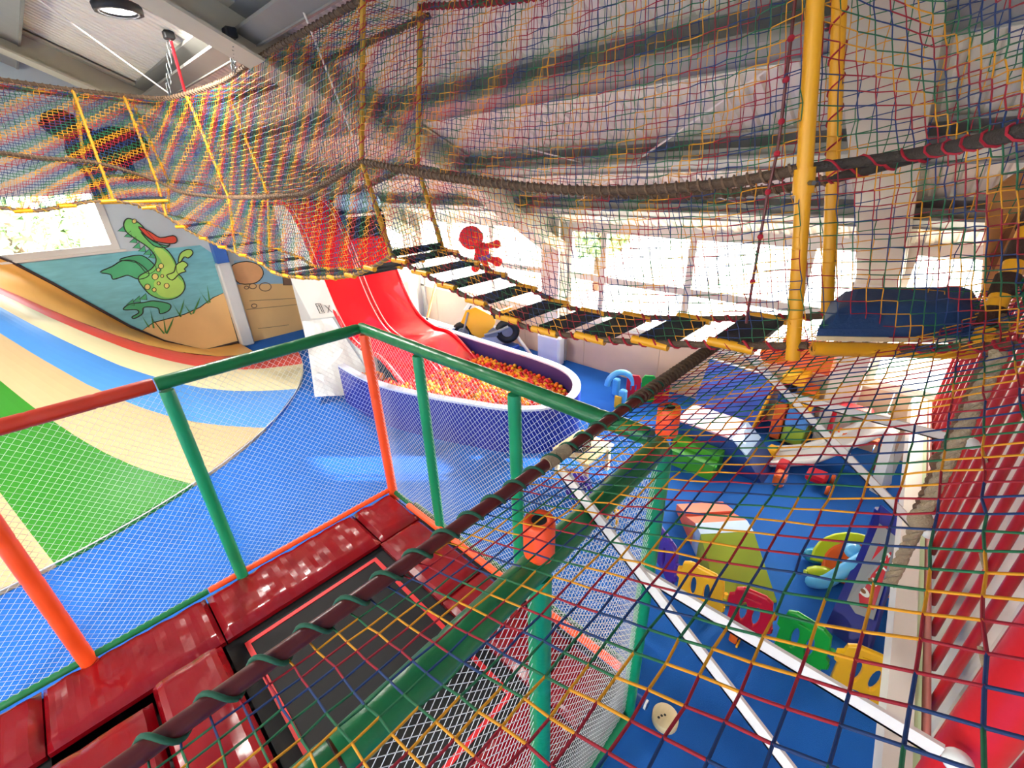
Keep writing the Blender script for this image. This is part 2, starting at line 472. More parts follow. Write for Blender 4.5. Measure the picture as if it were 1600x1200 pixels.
def window(name, axis, pos, a0, a1, z0, z1, bar=.05, mullions=()):
    """framed window in the wall plane axis=pos, from a0 to a1 along the wall"""
    root = bpy.data.objects.new(name, None); COL.objects.link(root); struct(root)
    def bx(m, n, p0, p1, q0, q1, t0, t1):
        bb = MB()
        if axis == 'x': bb.box((pos + t0, p0, q0), (pos + t1, p1, q1))
        else: bb.box((p0, pos + t0, q0), (p1, pos + t1, q1))
        bb.build(n, m, root)
    bx('frame_white', 'frame_bar', a0, a0 + bar, z0, z1, -.02, .07); bx('frame_white', 'frame_bar', a1 - bar, a1, z0, z1, -.02, .07)
    bx('frame_white', 'frame_bar', a0 + bar, a1 - bar, z0, z0 + bar, -.02, .07); bx('frame_white', 'frame_bar', a0 + bar, a1 - bar, z1 - bar, z1, -.02, .07)
    bx(GLASS, 'pane', a0 + bar, a1 - bar, z0 + bar, z1 - bar, .02, .028)
k = 0
for (ya, yb) in ((8.8, 10.0), (7.35, 8.8), (5.85, 7.35), (5.6, 5.85), (4.46, 5.2), (2.86, 4.46), (1.3, 2.86), (0.7, 1.3), (-1.4, 0.3), (-3.0, -1.4), (-4.1, -3.0), (-6.2, -4.5), (-8.0, -6.2), (10.4, 12.0)):
    for (z0, z1) in ((.97, 1.80), (1.80, 2.66)):
        k += 1; window('window_%d' % k, 'x', XW, ya, yb, z0, z1, .055)
# gaps behind the columns
for (ya, yb) in ((10.0, 10.4), (5.2, 5.6), (.3, .7), (-4.5, -4.1)):
    wbox('pier', 'frame_white', (XW, ya, .97), (XW + .1, yb, 2.66))

# end wall with the mural (back)
def gable(y0, y1, zb):
    return [(XL, y0, zb), (XW, y0, zb), (XW, y0, roof_z(XW)), (RIDGE, y0, roof_z(RIDGE)), (XL, y0, roof_z(XL))]
b = MB(); WX0, WX1, WZ0, WZ1 = -1.3, 1.18, 2.48, 3.62
b.box((XL, YB, 0), (XW + .1, YB + .12, WZ0)); b.box((XL, YB, WZ0), (WX0, YB + .12, WZ1)); b.box((WX1, YB, WZ0), (XW, YB + .12, WZ1))
b.prism([(XL, YB, WZ1), (XW, YB, WZ1), (5.13, YB, WZ1), (RIDGE, YB, roof_z(RIDGE)), (-8.13, YB, WZ1)], (0, .12, 0))
wb = struct(b.build('wall_back', 'mural_sky'))
window('window_40', 'y', YB, WX0, WX1, WZ0, WZ1, .11)
bb = MB(); bb.box((WX0 - .05, YB - .06, WZ0 - .04), (WX1 + .08, YB, WZ0)); bb.build('window_sill', 'frame_white', wb)
bb = MB(); bb.rbox((2.70, YB - .24, 0), (2.98, YB, 1.98), .03); bb.build('column_pad', 'tarp_white', wb)
bb = MB(); bb.box((2.72, YB - .22, 1.985), (2.96, YB, 2.45)); bb.build('column', 'tarp_blue', wb)
# remaining walls, out of the picture
b = MB(); b.box((XL - .1, YF, 0), (XL, YB, .5)); b.box((XL - .1, YF, 2.65), (XL, YB, 2.75)); wl = struct(b.build('wall_left', 'wall_paint'))
for i, (ya, yb) in enumerate(((-8, -4.6), (-4.4, -.6), (-.4, 3.4), (3.6, 7.4), (7.6, 12))):
    window('window_%d' % (50 + i), 'x', XL - .06, ya, yb, .5, 2.65, .06)  # unseen windows, added and enlarged to let in more daylight
    if i: wbox('pier', 'wall_paint', (XL - .1, ya - .2, .5), (XL, ya, 2.65), wl)
b = MB(); b.prism([(XL, YF - .12, 0), (XW, YF - .12, 0), (XW, YF - .12, roof_z(XW)), (RIDGE, YF - .12, roof_z(RIDGE)), (XL, YF - .12, roof_z(XL))], (0, .12, 0)); struct(b.build('wall_front', 'wall_paint'))

# trees outside
def tree(x, y, h, r, label):
    t = thing('tree', label, 'tree', (x, y, -.14), 'trees outside the hall')
    part('trunk', 'bark', t, lambda m: m.tube([(x, y, -.14), (x, y, h * .5)], [.14, .09], 8))
    def fol(m):
        for q in range(1500):
            a = rng.normal(0, 1, 3); a /= np.linalg.norm(a); c = V3((x + a[0] * r * .8, y + a[1] * r * .8, h * .62 + a[2] * h * .36))
            s = rng.uniform(.06, .12)
            vs = [c + V3(tuple(rng.normal(0, s, 3))) for _ in range(4)]
            m.add(vs, [(0, 1, 2), (0, 2, 3), (1, 3, 2)], 0, False)
    part('foliage', 'leaf', t, fol, kind='stuff')
tree(-.3, 17.0, 5.8, 1.9, 'leafy tree outside the gable window, left one'); tree(4.6, 20.5, 5.2, 1.7, 'leafy tree outside the gable window, right one')
tree(13.0, 8.5, 4.2, 1.6, 'leafy tree outside the long window row')

# high bay lamps (one shows; the rest are unseen, added to brighten the hall)
def high_bay(x, y, z, label):
    t = thing('high_bay_lamp', label, 'lamp', (x, y, z), 'high bay lamps under the roof')
    part('housing', 'dark_metal', t, lambda m: m.lathe([(.001, z + .11), (.09, z + .11), (.10, z + .05), (.19, z + .045), (.21, z + .02), (.205, z - .03), (.16, z - .035), (.15, z - .01), (.001, z - .01)], 12))
    part('heat_sink', 'dark_metal', t, lambda m: [m.box((x - .1, y + o - .004, z + .05), (x + .1, y + o + .004, z + .14)) for o in (-.06, -.03, 0, .03, .06)] and None)
    for p_ in t.children:
        if p_.name.startswith('housing'):
            for v in p_.data.vertices: v.co.x += x; v.co.y += y
    part('lens', emit_mat('led', (1, .97, .9), 6), t, lambda m: m.lathe([(.001, z - .012), (.145, z - .012)][::-1], 16, (x, y, 0)))
    part('hook', 'chain', t, lambda m: m.tube([(x, y, z + .13), (x, y, roof_z(x) - .02)], .008, 6))
    l = bpy.data.lights.new('lamp_light', 'AREA'); l.shape = 'DISK'; l.size = .3; l.energy = 95 if x > 0 else 120; l.color = (1, .96, .88)
    lo = bpy.data.objects.new('lamp_light', l); lo.location = (x, y, z - .03); COL.objects.link(lo); lo.parent = t; lo.matrix_parent_inverse = t.matrix_world.inverted()
high_bay(1.35, 6.6, 5.19, 'round black high bay lamp hanging by the yellow rope net, over the slides')
for i, (x, y) in enumerate(((-4.5, 6.6), (-4.5, 1.5), (-4.5, -4.0))):
    high_bay(x, y, roof_z(x) - .35, ['round black high bay lamp beyond the ridge above the volcano slide', 'round black high bay lamp beyond the ridge near the left windows', 'round black high bay lamp in the front left corner'][i])

# ================================================================== MURAL (painted on the end wall)
mural = thing('mural', 'painted wall mural of a green dragon by the sea above the volcano slide', 'mural', (1.5, YB, 1.5))
YM = YB - .004
def zoomA(p): return aty(p[0] / 4, 300 + p[1] / 4, YM)
def paint(name, m, pts, lvl=1, f=zoomA, outline=True, lw=.010):
    q = [f(p) for p in pts]
    if lvl: q = [V3((p.x, YM - .003 * lvl, p.z)) for p in q]
    # triangulate as an n-gon
    bb = MB(); bb.add(q, [tuple(range(len(q)))], 0, False); o = bb.build(name, m, mural)
    if outline:
        o2 = MB(); n = len(q)
        o2.tube([V3((p.x, p.y - .001, p.z)) for p in q], lw, 4, closed=True); o2.build('outline', 'mural_line', o)
    return o
def smooth(pts, n=4):
    pts = [V3((p[0], p[1], 0)) for p in pts]; N = len(pts); out = []
    for i in range(N):
        p0, p1, p2, p3 = pts[i - 1], pts[i], pts[(i + 1) % N], pts[(i + 2) % N]
        for k in range(n):
            t = k / n; q = 0.5 * ((2 * p1) + (p2 - p0) * t + (2 * p0 - 5 * p1 + 4 * p2 - p3) * t * t + (3 * p1 - p0 - 3 * p2 + p3) * t ** 3); out.append((q.x, q.y))
    return out
paint('sea', 'mural_sea', [(100, 452), (450, 410), (740, 378), (900, 362), (1130, 345), (1250, 332), (1352, 400), (1372, 520), (1400, 640), (1330, 700), (1100, 800), (900, 900), (760, 830), (430, 640)], 1, outline=False)
paint('sand', 'mural_sand', [(880, 870), (960, 815), (1150, 765), (1250, 720), (1330, 660), (1402, 628), (1450, 800), (1510, 1010), (1270, 1080), (1150, 1000)], 2)
paint('tail', 'mural_wing', smooth([(770, 735), (810, 700), (900, 690), (960, 680), (1060, 700), (1055, 740), (1000, 760), (985, 725), (900, 720), (890, 760), (840, 790), (825, 780), (865, 755), (850, 735)]), 3)
paint('wing', 'mural_wing', smooth([(625, 500), (700, 465), (760, 430), (840, 430), (910, 480), (930, 520), (870, 545), (800, 520), (760, 530), (705, 545), (690, 515)], 3), 4)
paint('wing', 'mural_wing', smooth([(745, 425), (820, 400), (890, 398), (950, 440), (975, 480), (920, 510), (850, 440)], 3), 3)
paint('body', 'mural_green', smooth([(772, 200), (800, 165), (870, 195), (930, 262), (985, 320), (1050, 370), (1095, 440), (1105, 500), (1140, 540), (1155, 600), (1110, 655), (1030, 672), (945, 645), (890, 590), (865, 530), (945, 480), (975, 420), (930, 350), (850, 295), (790, 250)]), 5)
paint('belly', 'mural_light_green', smooth([(1000, 350), (1060, 400), (1095, 470), (1110, 530), (1145, 570), (1135, 630), (1060, 660), (990, 640), (960, 570), (1000, 520), (1010, 440), (960, 360)]), 6, outline=False)
paint('jaw', 'mural_wing', smooth([(880, 250), (960, 310), (1040, 335), (1060, 325), (1040, 345), (960, 335)], 3), 6)
paint('mouth', 'mural_red', smooth([(865, 215), (940, 250), (1000, 285), (1080, 272), (1105, 295), (1090, 320), (1020, 318), (950, 300), (900, 262)], 3), 7)
paint('arm', 'mural_light_green', smooth([(1112, 435), (1125, 385), (1165, 360), (1195, 362), (1203, 385), (1175, 412), (1150, 405), (1125, 440)], 3), 6)
paint('arm', 'mural_light_green', smooth([(1040, 520), (1085, 500), (1100, 455), (1140, 432), (1172, 455), (1150, 480), (1160, 495), (1120, 510), (1075, 550)], 3), 7)
for (cx, cy, r) in ((1005, 462, 16), (988, 486, 12), (968, 528, 20), (1012, 524, 10), (920, 592, 18), (990, 570, 10), (1040, 585, 16), (962, 610, 13)):
    paint('spot', 'mural_yellow', [(cx + r * math.cos(w * PI / 5), cy + r * math.sin(w * PI / 5)) for w in range(10)], 8, lw=.006)
for (sx, sy) in ((735, 240), (775, 275), (808, 310), (828, 345), (862, 365), (895, 385), (925, 405), (790, 700), (830, 680), (870, 665)):
    paint('spike', 'mural_wing', [(sx, sy + 5), (sx + 42, sy - 32), (sx + 48, sy + 8)], 4, lw=.006)
paint('eye', 'mural_yellow', [(838 + 14 * math.cos(w * PI / 5), 182 + 14 * math.sin(w * PI / 5)) for w in range(10)], 8, lw=.006)
for (gx_, gy_, lean) in ((930, 845, -40), (960, 850, -12), (1025, 885, -55), (1040, 885, 30), (1035, 880, -10), (1130, 780, -40), (1195, 765, -45), (1205, 760, 30), (1300, 695, -45), (1310, 690, -10), (1120, 775, 20)):
    paint('grass_blade', 'mural_grass', [(gx_ - 6, gy_), (gx_ + lean - 3, gy_ - 70), (gx_ + lean * 1.6, gy_ - 110), (gx_ + lean + 4, gy_ - 60), (gx_ + 6, gy_)], 5, outline=False)
# second mural panel beyond the padded column
mural2 = mural
def zoomB(p): return aty(340 + p[0] / 6.667, 380 + p[1] / 6.667, YM)
paint('sand', 'mural_sand', [(170, 430), (780, 420), (850, 520), (940, 900), (930, 1010), (400, 1130), (300, 1000)], 2, zoomB, outline=False)
paint('water', 'mural_blue', [(170, 180), (680, 200), (780, 420), (170, 430)], 1, zoomB, outline=False)
paint('boulder', 'mural_peach', smooth([(150, 230), (300, 190), (430, 230), (475, 320), (400, 410), (230, 420), (160, 330)], 3), 3, zoomB)
paint('post', 'mural_brown', [(672, 300), (750, 300), (775, 435), (685, 435)], 3, zoomB)
for (cx, cy, r) in ((495, 455, 62), (365, 447, 38), (300, 462, 22), (380, 652, 28)):
    q = [zoomB((cx + r * math.cos(w * PI / 8), cy + r * .7 * math.sin(w * PI / 8))) for w in range(16)]
    bb = MB(); bb.tube([V3((p.x, YM - .008, p.z)) for p in q], .010, 4, closed=True); bb.build('pebble_ring', 'mural_brown', mural)
for (a, c) in (((300, 690), (860, 635)), ((420, 890), (740, 850)), ((330, 600), (860, 570))):
    bb = MB(); bb.tube([zoomB(a) - V3((0, .008, 0)), zoomB(c) - V3((0, .008, 0))], .006, 4); bb.build('plank_line', 'mural_brown', mural)

# ================================================================== VOLCANO SLIDE (quarter cone of coloured wedges)
CX, CY = -2.0, 11.3
RR = [0, .8, 1.5, 1.87, 2.28, 2.8, 3.2, 3.57, 3.95, 4.4, 4.8, 5.2, 5.5]
HH = [2.95, 2.7, 2.1, 1.7, 1.31, .87, .62, .42, .27, .15, .09, .06, .045]
def vh(r): return float(np.interp(r, RR, HH))
vol = thing('volcano_slide', 'huge cone slide with radial red, cream, blue, tan and green vinyl stripes', 'slide', (CX, CY, 0))
rs_ = [.8 + i * (5.5 - .8) / 30 for i in range(31)]
def wedge(a0, a1, m):
    bb = MB(); n = 6
    rows = []
    for i in range(n + 1):
        a = math.radians(lerp(a0, a1, i / n)); bul = .03 * math.sin(PI * i / n)
        rows.append([(CX + r * math.cos(a), min(CY + r * math.sin(a), YB - .02), vh(r) + bul * min(1, r / 3)) for r in rs_])
    for i in range(n): bb.strip(rows[i + 1], rows[i])
    # skirt down to the floor at the rim and a welt along the rim
    bb.strip([(p[-1][0], p[-1][1], .0) for p in rows], [p[-1] for p in rows])
    return bb.build('stripe', m, vol)
angs = [(-8, -20, 'v_red'), (-20, -34, 'v_cream'), (-34, -49, 'v_blue'), (-49, -64, 'v_tan'), (-64, -79, 'v_green'), (-79, -94, 'v_tan'), (-94, -109, 'v_blue'), (-109, -124, 'v_cream'), (-124, -139, 'v_red'), (-139, -154, 'v_tan'), (-154, -170, 'v_green')]
for a0, a1, m in angs: wedge(a0, a1, m)
# orange liner rising from the slide to the dark trim on the wall
edge = [(-1.6, 3.6), (-1.0, 3.05), (-.35, 2.45), (.01, 2.02), (.47, 1.43), (.83, .97), (1.3, .5), (1.93, .09), (2.69, .05)]
bb = MB(); rows = []
for (x, z) in edge:
    r = max(.85, min(5.5, math.hypot(x - CX, .7))); a = math.radians(-8)
    q0 = V3((x, YB - .03, z)); q3 = V3((CX + r * math.cos(a), CY + r * math.sin(a), vh(r))); q1 = V3((x, YB - .05, lerp(z, q3.z, .7))); 
    row = []
    for k in range(7):
        t = k / 6; row.append(q0 * (1 - t) ** 2 + q1 * 2 * t * (1 - t) + q3 * t * t)
    rows.append(row)
for i in range(len(rows) - 1): bb.strip(rows[i], rows[i + 1])
bb.build('side_liner', 'v_orange', vol)
bb = MB(); bb.tube([(x, YB - .04, z + .01) for x, z in edge[:-1]] , .028, 6); bb.tube([(1.93, YB - .04, .09), (2.69, YB - .04, .10)], .028, 6); bb.build('edge_trim', 'v_black', vol)
bb = MB(); bb.lathe([(.82, 0), (.82, 2.7), (.001, 2.72)], 24, (CX, CY - .1, 0)); bb.build('core', 'v_tan', vol)
bb = MB(); bb.tube([(CX + 5.5 * math.cos(math.radians(a)), CY + 5.5 * math.sin(math.radians(a)), .05) for a in range(-8, -172, -3)], .009, 6); bb.build('rim_welt', 'pvc_white', vol)

# ================================================================== RED DOUBLE SLIDE
SX0, SX1 = 3.55, 5.2
prof = catmull([(0, 10.0, 3.22), (0, 9.35, 3.2), (0, 8.85, 2.7), (0, 8.42, 1.75), (0, 8.15, 1.28), (0, 7.8, .92), (0, 7.3, .76), (0, 6.75, .74), (0, 6.1, .40)], 6)
rsl = thing('red_slide', 'tall glossy red two-lane slide dropping into the ball pit', 'slide', ((SX0 + SX1) / 2, 8, 0))
def lane(x0, x1):
    def f(m):
        for (z0, flip) in ((0, False), (-.04, True)):
            A = [(x0, p.y, p.z + z0) for p in prof]; B = [(x1, p.y, p.z + z0) for p in prof]
            m.strip(*((A, B) if not flip else (B, A)))
        for x, fl in ((x0, 0), (x1, 1)):
            A = [(x, p.y, p.z) for p in prof]; B = [(x, p.y, p.z - .04) for p in prof]; m.strip(*((A, B) if fl else (B, A)))
        A = prof[-1]; m.add([(x0, A.y, A.z), (x1, A.y, A.z), (x1, A.y, A.z - .04), (x0, A.y, A.z - .04)], [(0, 1, 2, 3)], 0, False)
    return f
xm = (SX0 + SX1) / 2
part('lane', 'slide_red', rsl, lane(SX0, xm - .01)); part('lane', 'slide_red', rsl, lane(xm + .01, SX1))
for x in (SX0 + .06, xm - .05, xm + .05):
    part('lane_line', 'slide_line', rsl, lambda m: m.tube([(x, p.y, p.z + .004) for p in prof], .010, 5))
part('side_lip', 'slide_red', rsl, lambda m: m.tube([(SX1, p.y, p.z + .02) for p in prof], .03, 6))
part('side_lip', 'slide_red', rsl, lambda m: m.tube([(SX0, p.y, p.z + .02) for p in prof], .03, 6))
def side(x, th):
    return lambda m: m.prism([(x, p.y, p.z - .05) for p in prof[:-8]] + [(x, prof[-9].y, 0.0), (x, 10.0, 0.0)], (th, 0, 0))
part('side_board', 'tarp_white', rsl, side(SX1 - .06, .05)); part('side_board', 'tarp_white', rsl, side(SX0 + .01, .05))
# platform at the top of the slide
plat = thing('slide_platform', 'white boxed platform behind the top of the red slide', 'platform', (4.4, 11, 0))
part('side_panel', 'tarp_white', plat, lambda m: m.box((5.60, 10.04, 0), (5.64, 11.9, 3.6))); part('side_panel', 'tarp_white', plat, lambda m: m.box((4.34, 10.04, 0), (5.58, 10.07, 3.08)))  # panels added to keep the sun off the second mural
part('deck', 'plank_black', plat, lambda m: m.box((3.7, 10.02, 3.1), (5.6, 11.9, 3.2)))
for (x, y) in ((4.3, 10.1), (5.5, 10.1), (4.3, 11.8), (5.5, 11.8)):
    part('post', 'pvc_white', plat, lambda m: m.tube([(x, y, 0), (x, y, 3.1)], .04, 10))
arch = thing('inflatable_arch', 'pale blue vinyl hood over a dark curtain on the right lane of the red slide', 'arch', (4.85, 8.9, 2.5))
part('hood', 'mural_blue', arch, lambda m: m.rbox((4.42, 8.72, 2.98), (5.30, 9.3, 3.36), .14)); part('hood_trim', 'pvc_white', arch, lambda m: m.box((4.42, 8.69, 2.93), (5.30, 8.80, 2.975)))
part('curtain', 'plush_black', arch, lambda m: m.box((4.45, 8.72, 2.52), (5.26, 8.75, 2.925)))
for x in (4.42, 5.24): part('side_flap', 'foam_navy', arch, lambda m: m.prism([(x, 8.76, 2.6), (x, 9.25, 3.2), (x, 9.25, 2.97), (x, 8.76, 2.97)], (.04, 0, 0)))

# white boards and sheeting left of the slide
wbd = thing('white_board', 'white panel with two scribbled marks leaning left of the red slide', 'panel', (3.3, 8.6, 0))
c = [aty(452, 432, 8.6), aty(507, 438, 8.35), aty(529, 494, 8.1), aty(486, 498, 8.35)]
part('sheet', 'pvc_white', wbd, lambda m: m.prism(c, (0.02, .05, 0)))
nrm_ = V3((-.008, -.012, .0))
def mark(pp): 
    return [c[0].lerp(c[1], u).lerp(c[3].lerp(c[2], u), v) + nrm_ for u, v in pp]
part('marking', 'mural_line', wbd, lambda m: [m.tube(mark(q), .006, 4) for q in ([(.42, .72), (.5, .66), (.5, .86)], [(.4, .64), (.56, .64), (.56, .88), (.4, .88), (.4, .64)], [(.68, .68), (.84, .88)], [(.84, .68), (.68, .88)])] and None)
trp = thing('white_tarp', 'crumpled white sheeting hanging beside the foot of the red slide', 'tarp', (3.1, 7.6, 0))
def tarpf(m):
    A = [aty(472 + 20 * t, 500 + 118 * t ** 1.1 + 2, lerp(8.3, 7.3, t)) for t in np.linspace(0, 1, 14)]
    B = [aty(520 + 78 * t, 497 + 118 * t, lerp(8.05, 6.95, t)) for t in np.linspace(0, 1, 14)]
    rows = [[a.lerp(bq, s) + V3((.012 * math.sin(16 * s + .3 * i), .012 * math.sin(21 * s + .4 * i), 0)) for i, (a, bq) in enumerate(zip(A, B))] for s in np.linspace(0, 1, 12)]
    for i in range(11): m.strip(rows[i], rows[i + 1])
part('sheeting', 'tarp_white', trp, tarpf)

# ================================================================== BALL PIT
outl = [(2.95, 7.1), (2.93, 6.4), (3.0, 5.7), (3.2, 5.0), (3.45, 4.35), (3.72, 3.75), (4.1, 3.36), (4.6, 3.28), (5.05, 3.5), (5.35, 3.95), (5.45, 4.6), (5.45, 5.4), (5.45, 6.2), (5.45, 7.1)]
oc = [(p.x, p.y) for p in catmull([(x, y, 0) for x, y in outl], 5)]
def inset(pl, d):
    out = []
    for i in range(len(pl)):
        a = pl[max(i - 1, 0)]; c_ = pl[min(i + 1, len(pl) - 1)]; t = V3((c_[0] - a[0], c_[1] - a[1], 0)).normalized(); n = V3((-t.y, t.x, 0))
        out.append((pl[i][0] + n.x * d, pl[i][1] + n.y * d))
    return out
ic = inset(oc, .12); PH = .68
pit = thing('ball_pit', 'oval foam ball pit, dark blue sides with white top edge', 'ball pit', (4.2, 5.2, 0))
part('outer_wall', 'pit_blue', pit, lambda m: m.strip([(x, y, 0) for x, y in oc], [(x, y, PH) for x, y in oc]))
part('inner_wall', 'pit_inner', pit, lambda m: m.strip([(x, y, PH) for x, y in ic], [(x, y, .02) for x, y in ic]))
nseg = 7; L_ = len(oc); cut = [int(i * (L_ - 1) / nseg) for i in range(nseg + 1)]
for i in range(nseg):
    s0, s1 = cut[i], cut[i + 1]
    o_ = [lerp(V3((*oc[j], 0)), V3((*ic[j], 0)), .0) for j in range(s0, s1 + 1)]; n_ = [V3((*ic[j], 0)) for j in range(s0, s1 + 1)]
    def capf(m):
        A = [(p.x, p.y, PH) for p in o_]; B = [(p.x, p.y, PH) for p in n_]; A2 = [(p.x, p.y, PH + .03) for p in o_]; B2 = [(p.x, p.y, PH + .03) for p in n_]
        m.strip(A2, B2, 0, False); m.strip(A, A2); m.strip(B2, B)
    part('top_pad', 'pit_top', pit, capf)
part('pit_base', 'pit_inner', pit, lambda m: m.add([(x, y, .03) for x, y in ic], [tuple(range(len(ic)))], 0, False))
bm_ = thing('floor_mat', 'thick blue foam mat under the toy motorbike', 'mat', (6.1, 6.7, 0)); part('foam', 'foam_blue', bm_, lambda m: m.rbox((5.7, 6.15, .0), (6.55, 7.4, .27), .02)); part('cover', 'foam_navy', bm_, lambda m: m.box((5.72, 6.17, .271), (6.53, 7.38, .28)))
ob_ = thing('orange_brace', 'thin orange tube slanting between the red slide and the window wall', 'tube', (5.6, 8.2, .5)); part('tube', 'foam_orange', ob_, lambda m: m.tube([(5.45, 7.9, .78), (6.7, 9.1, 1.25)], .03, 8)); part('end_plug', 'rubber', ob_, lambda m: m.tube([(5.43, 7.88, .775), (5.45, 7.9, .78)], .031, 8))
bw = thing('blue_mat_wall', 'low light blue foam wall with white top behind the ball pit', 'foam wall', (5.7, 7.5, 0))
part('foam', 'v_blue', bw, lambda m: m.box((5.5, 7.15, 0), (5.66, 9.0, .66))); part('top_edge', 'pit_top', bw, lambda m: m.box((5.49, 7.14, .665), (5.67, 9.0, .69)))

# balls
def inside(x, y, poly):
    r = False; j = len(poly) - 1
    for i in range(len(poly)):
        xi, yi = poly[i]; xj, yj = poly[j]
        if (yi > y) != (yj > y) and x < (xj - xi) * (y - yi) / (yj - yi) + xi: r = not r
        j = i
    return r
ib = inset(oc, .16)
BR = .037
pos = []
yk = 0; y = 3.3
while y < 7.05:
    x = 2.9 + (BR if yk % 2 else 0)
    while x < 5.45:
        if inside(x, y, ib) and not (y > 6.05 and SX0 - .05 < x < SX1 + .05):
            jx, jy = rng.normal(0, .006, 2)
            pos.append((x + jx, y + jy, .44 + rng.normal(0, .016)))
        x += 2.02 * BR
    y += 1.75 * BR; yk += 1
def vis_key(p): return (V3(p) - V3((0, 0, H))).length
def seen(p):
    t = (H - PH - .03) / (H - p[2]); return inside(p[0] * t, p[1] * t, ib) or p[1] * t > 6.9
pos.sort(key=lambda p: (0 if seen(p) else 1, vis_key(p)))
bmesh_ = {}
for nme, cm in (('red', 'ball_red'), ('orange', 'ball_orange'), ('yellow', 'ball_yellow')):
    bb = MB(); bb.sphere((0, 0, 0), BR, 12, 8); bmesh_[nme] = bb.mesh('pit_ball', cm)
# the fence hides the nearest balls least: take the 300 nearest as single things
cols_ = ['red', 'orange', 'red', 'yellow', 'red', 'orange', 'yellow', 'orange']
for i, p in enumerate(pos[:300]):
    c_ = cols_[rng.integers(0, 8)]
    o = bpy.data.objects.new('pit_ball', bmesh_[c_]); o.location = p; COL.objects.link(o)
    tag(o, {'red': 'red plastic play ball lying among the balls in the blue pit', 'orange': 'orange plastic play ball lying among the balls in the blue pit', 'yellow': 'amber yellow plastic play ball among the balls in the blue pit'}[c_], 'ball', c_ + ' balls in the ball pit')
bb = MB()
for p in pos[300:]: bb.sphere(p, BR, 8, 6, int(rng.choice([0, 0, 1, 2])))
for p in pos[::1]: bb.sphere((p[0] + BR, p[1] + .3 * BR, p[2] - .052), BR, 6, 4, int(rng.choice([0, 0, 1, 2])))
o = bb.build('pit_balls', ['ball_red', 'ball_orange', 'ball_yellow']); tag(o, 'mass of red, orange and yellow balls filling the far end of the blue pit', 'balls', kind='stuff')

# ================================================================== TRAMPOLINE with padded frame
tr = thing('trampoline', 'black trampoline beds in a raised frame edged with glossy red pads', 'trampoline', (-.5, 2.2, 0))
TX0, TX1, TY0, TY1, TZ = -3.4, 1.84, .80, 3.70, .5
part('frame', 'dark_metal', tr, lambda m: [m.box((TX0, TY0, 0), (TX1, TY0 + .06, TZ - .09)), m.box((TX0, TY1 - .06, 0), (TX1, TY1, TZ - .09)), m.box((TX1 - .06, TY0 + .06, 0), (TX1, TY1 - .06, TZ - .09)), m.box((TX0, TY0 + .06, 0), (TX0 + .06, TY1 - .06, TZ - .09)), m.box((TX0 + .06, TY0 + .06, .0), (TX1 - .06, TY1 - .06, .06))] and None)
def cushion(x0, x1, y0, y1, z0, z1, nx=14, ny=14, puff=.02, wr=.006):
    """a soft vinyl pad with rounded edges and creases"""
    def f(m):
        rows = []
        for i in range(nx + 1):
            row = []
            for j in range(ny + 1):
                u, v = i / nx, j / ny
                e = min(u * (x1 - x0), (1 - u) * (x1 - x0), v * (y1 - y0), (1 - v) * (y1 - y0)); r = .05
                k = 1 - (1 - min(1, e / r)) ** 2
                x, y_ = lerp(x0, x1, u), lerp(y0, y1, v)
                z = z0 + (z1 - z0) * (.45 + .55 * k) + puff * math.sin(PI * u) * math.sin(PI * v) + wr * noise.noise(V3((x * 9, y_ * 9, 1.3))) * k
                row.append(V3((x, y_, z)))
            rows.append(row)
        for i in range(nx): m.strip(rows[i + 1], rows[i])
        rim = [rows[i][0] for i in range(nx + 1)] + [rows[nx][j] for j in range(1, ny + 1)] + [rows[i][ny] for i in range(nx - 1, -1, -1)] + [rows[0][j] for j in range(ny - 1, -1, -1)]
        m.strip([V3((p.x, p.y, z0)) for p in rim], rim)
        m.add([V3((p.x, p.y, z0)) for p in rim[:-1]], [tuple(range(len(rim) - 1))[::-1]], 0, False)
    return f
PZ0, PZ1 = .42, .5
def bed(x0, x1, y0, y1):
    bd = part('bed', 'bed_black', tr, lambda m: m.box((x0, y0, .385), (x1, y1, .395)))
    w, i = .035, .11
    part('bed_stripe', 'bed_red', bd, lambda m: [m.box(a, c_) for a, c_ in (((x0 + i, y0 + i, .396), (x1 - i, y0 + i + w, .402)), ((x0 + i, y1 - i - w, .396), (x1 - i, y1 - i, .402)), ((x0 + i, y0 + i + w, .396), (x0 + i + w, y1 - i - w, .402)), ((x1 - i - w, y0 + i + w, .396), (x1 - i, y1 - i - w, .402)))] and None)
bed(.0, 1.36, 1.2, 3.2); bed(-2.6, -.98, 1.2, 3.2)
# pads: back row, right row, front row, and the raised dividers
for (x0, x1) in ((.02, 1.36), (-.98, .02), (-2.6, -.98), (-3.35, -2.6)):
    part('pad', 'pad_red', tr, cushion(x0 + .005, x1 - .005, 3.16, 3.715, PZ0, PZ1, 30, 12, .012, .02))
for (y0, y1) in ((.86, 1.2), (1.2, 2.2), (2.2, 3.15)):
    part('pad', 'pad_red', tr, cushion(1.34, 1.78, y0 + .005, y1 - .005, PZ0, PZ1, 12, 20, .015, .012))
part('pad', 'pad_red', tr, cushion(1.365, 1.80, 3.16, 3.715, PZ0, PZ1, 12, 12, .012, .02))
for (x0, x1) in ((-.02, 1.33), (-.98, -.02), (-2.6, -.98)):
    part('pad', 'pad_red', tr, cushion(x0 + .005, x1 - .005, .86, 1.22, PZ0, PZ1, 24, 10, .015, .012))
part('divider_pad', 'pad_red', tr, cushion(-.44, -.02, 1.24, 3.10, PZ0, .60, 12, 26, .02, .01))
part('divider_pad', 'pad_red', tr, cushion(-.98, -.46, 1.24, 3.02, PZ0, .56, 12, 26, .02, .02))

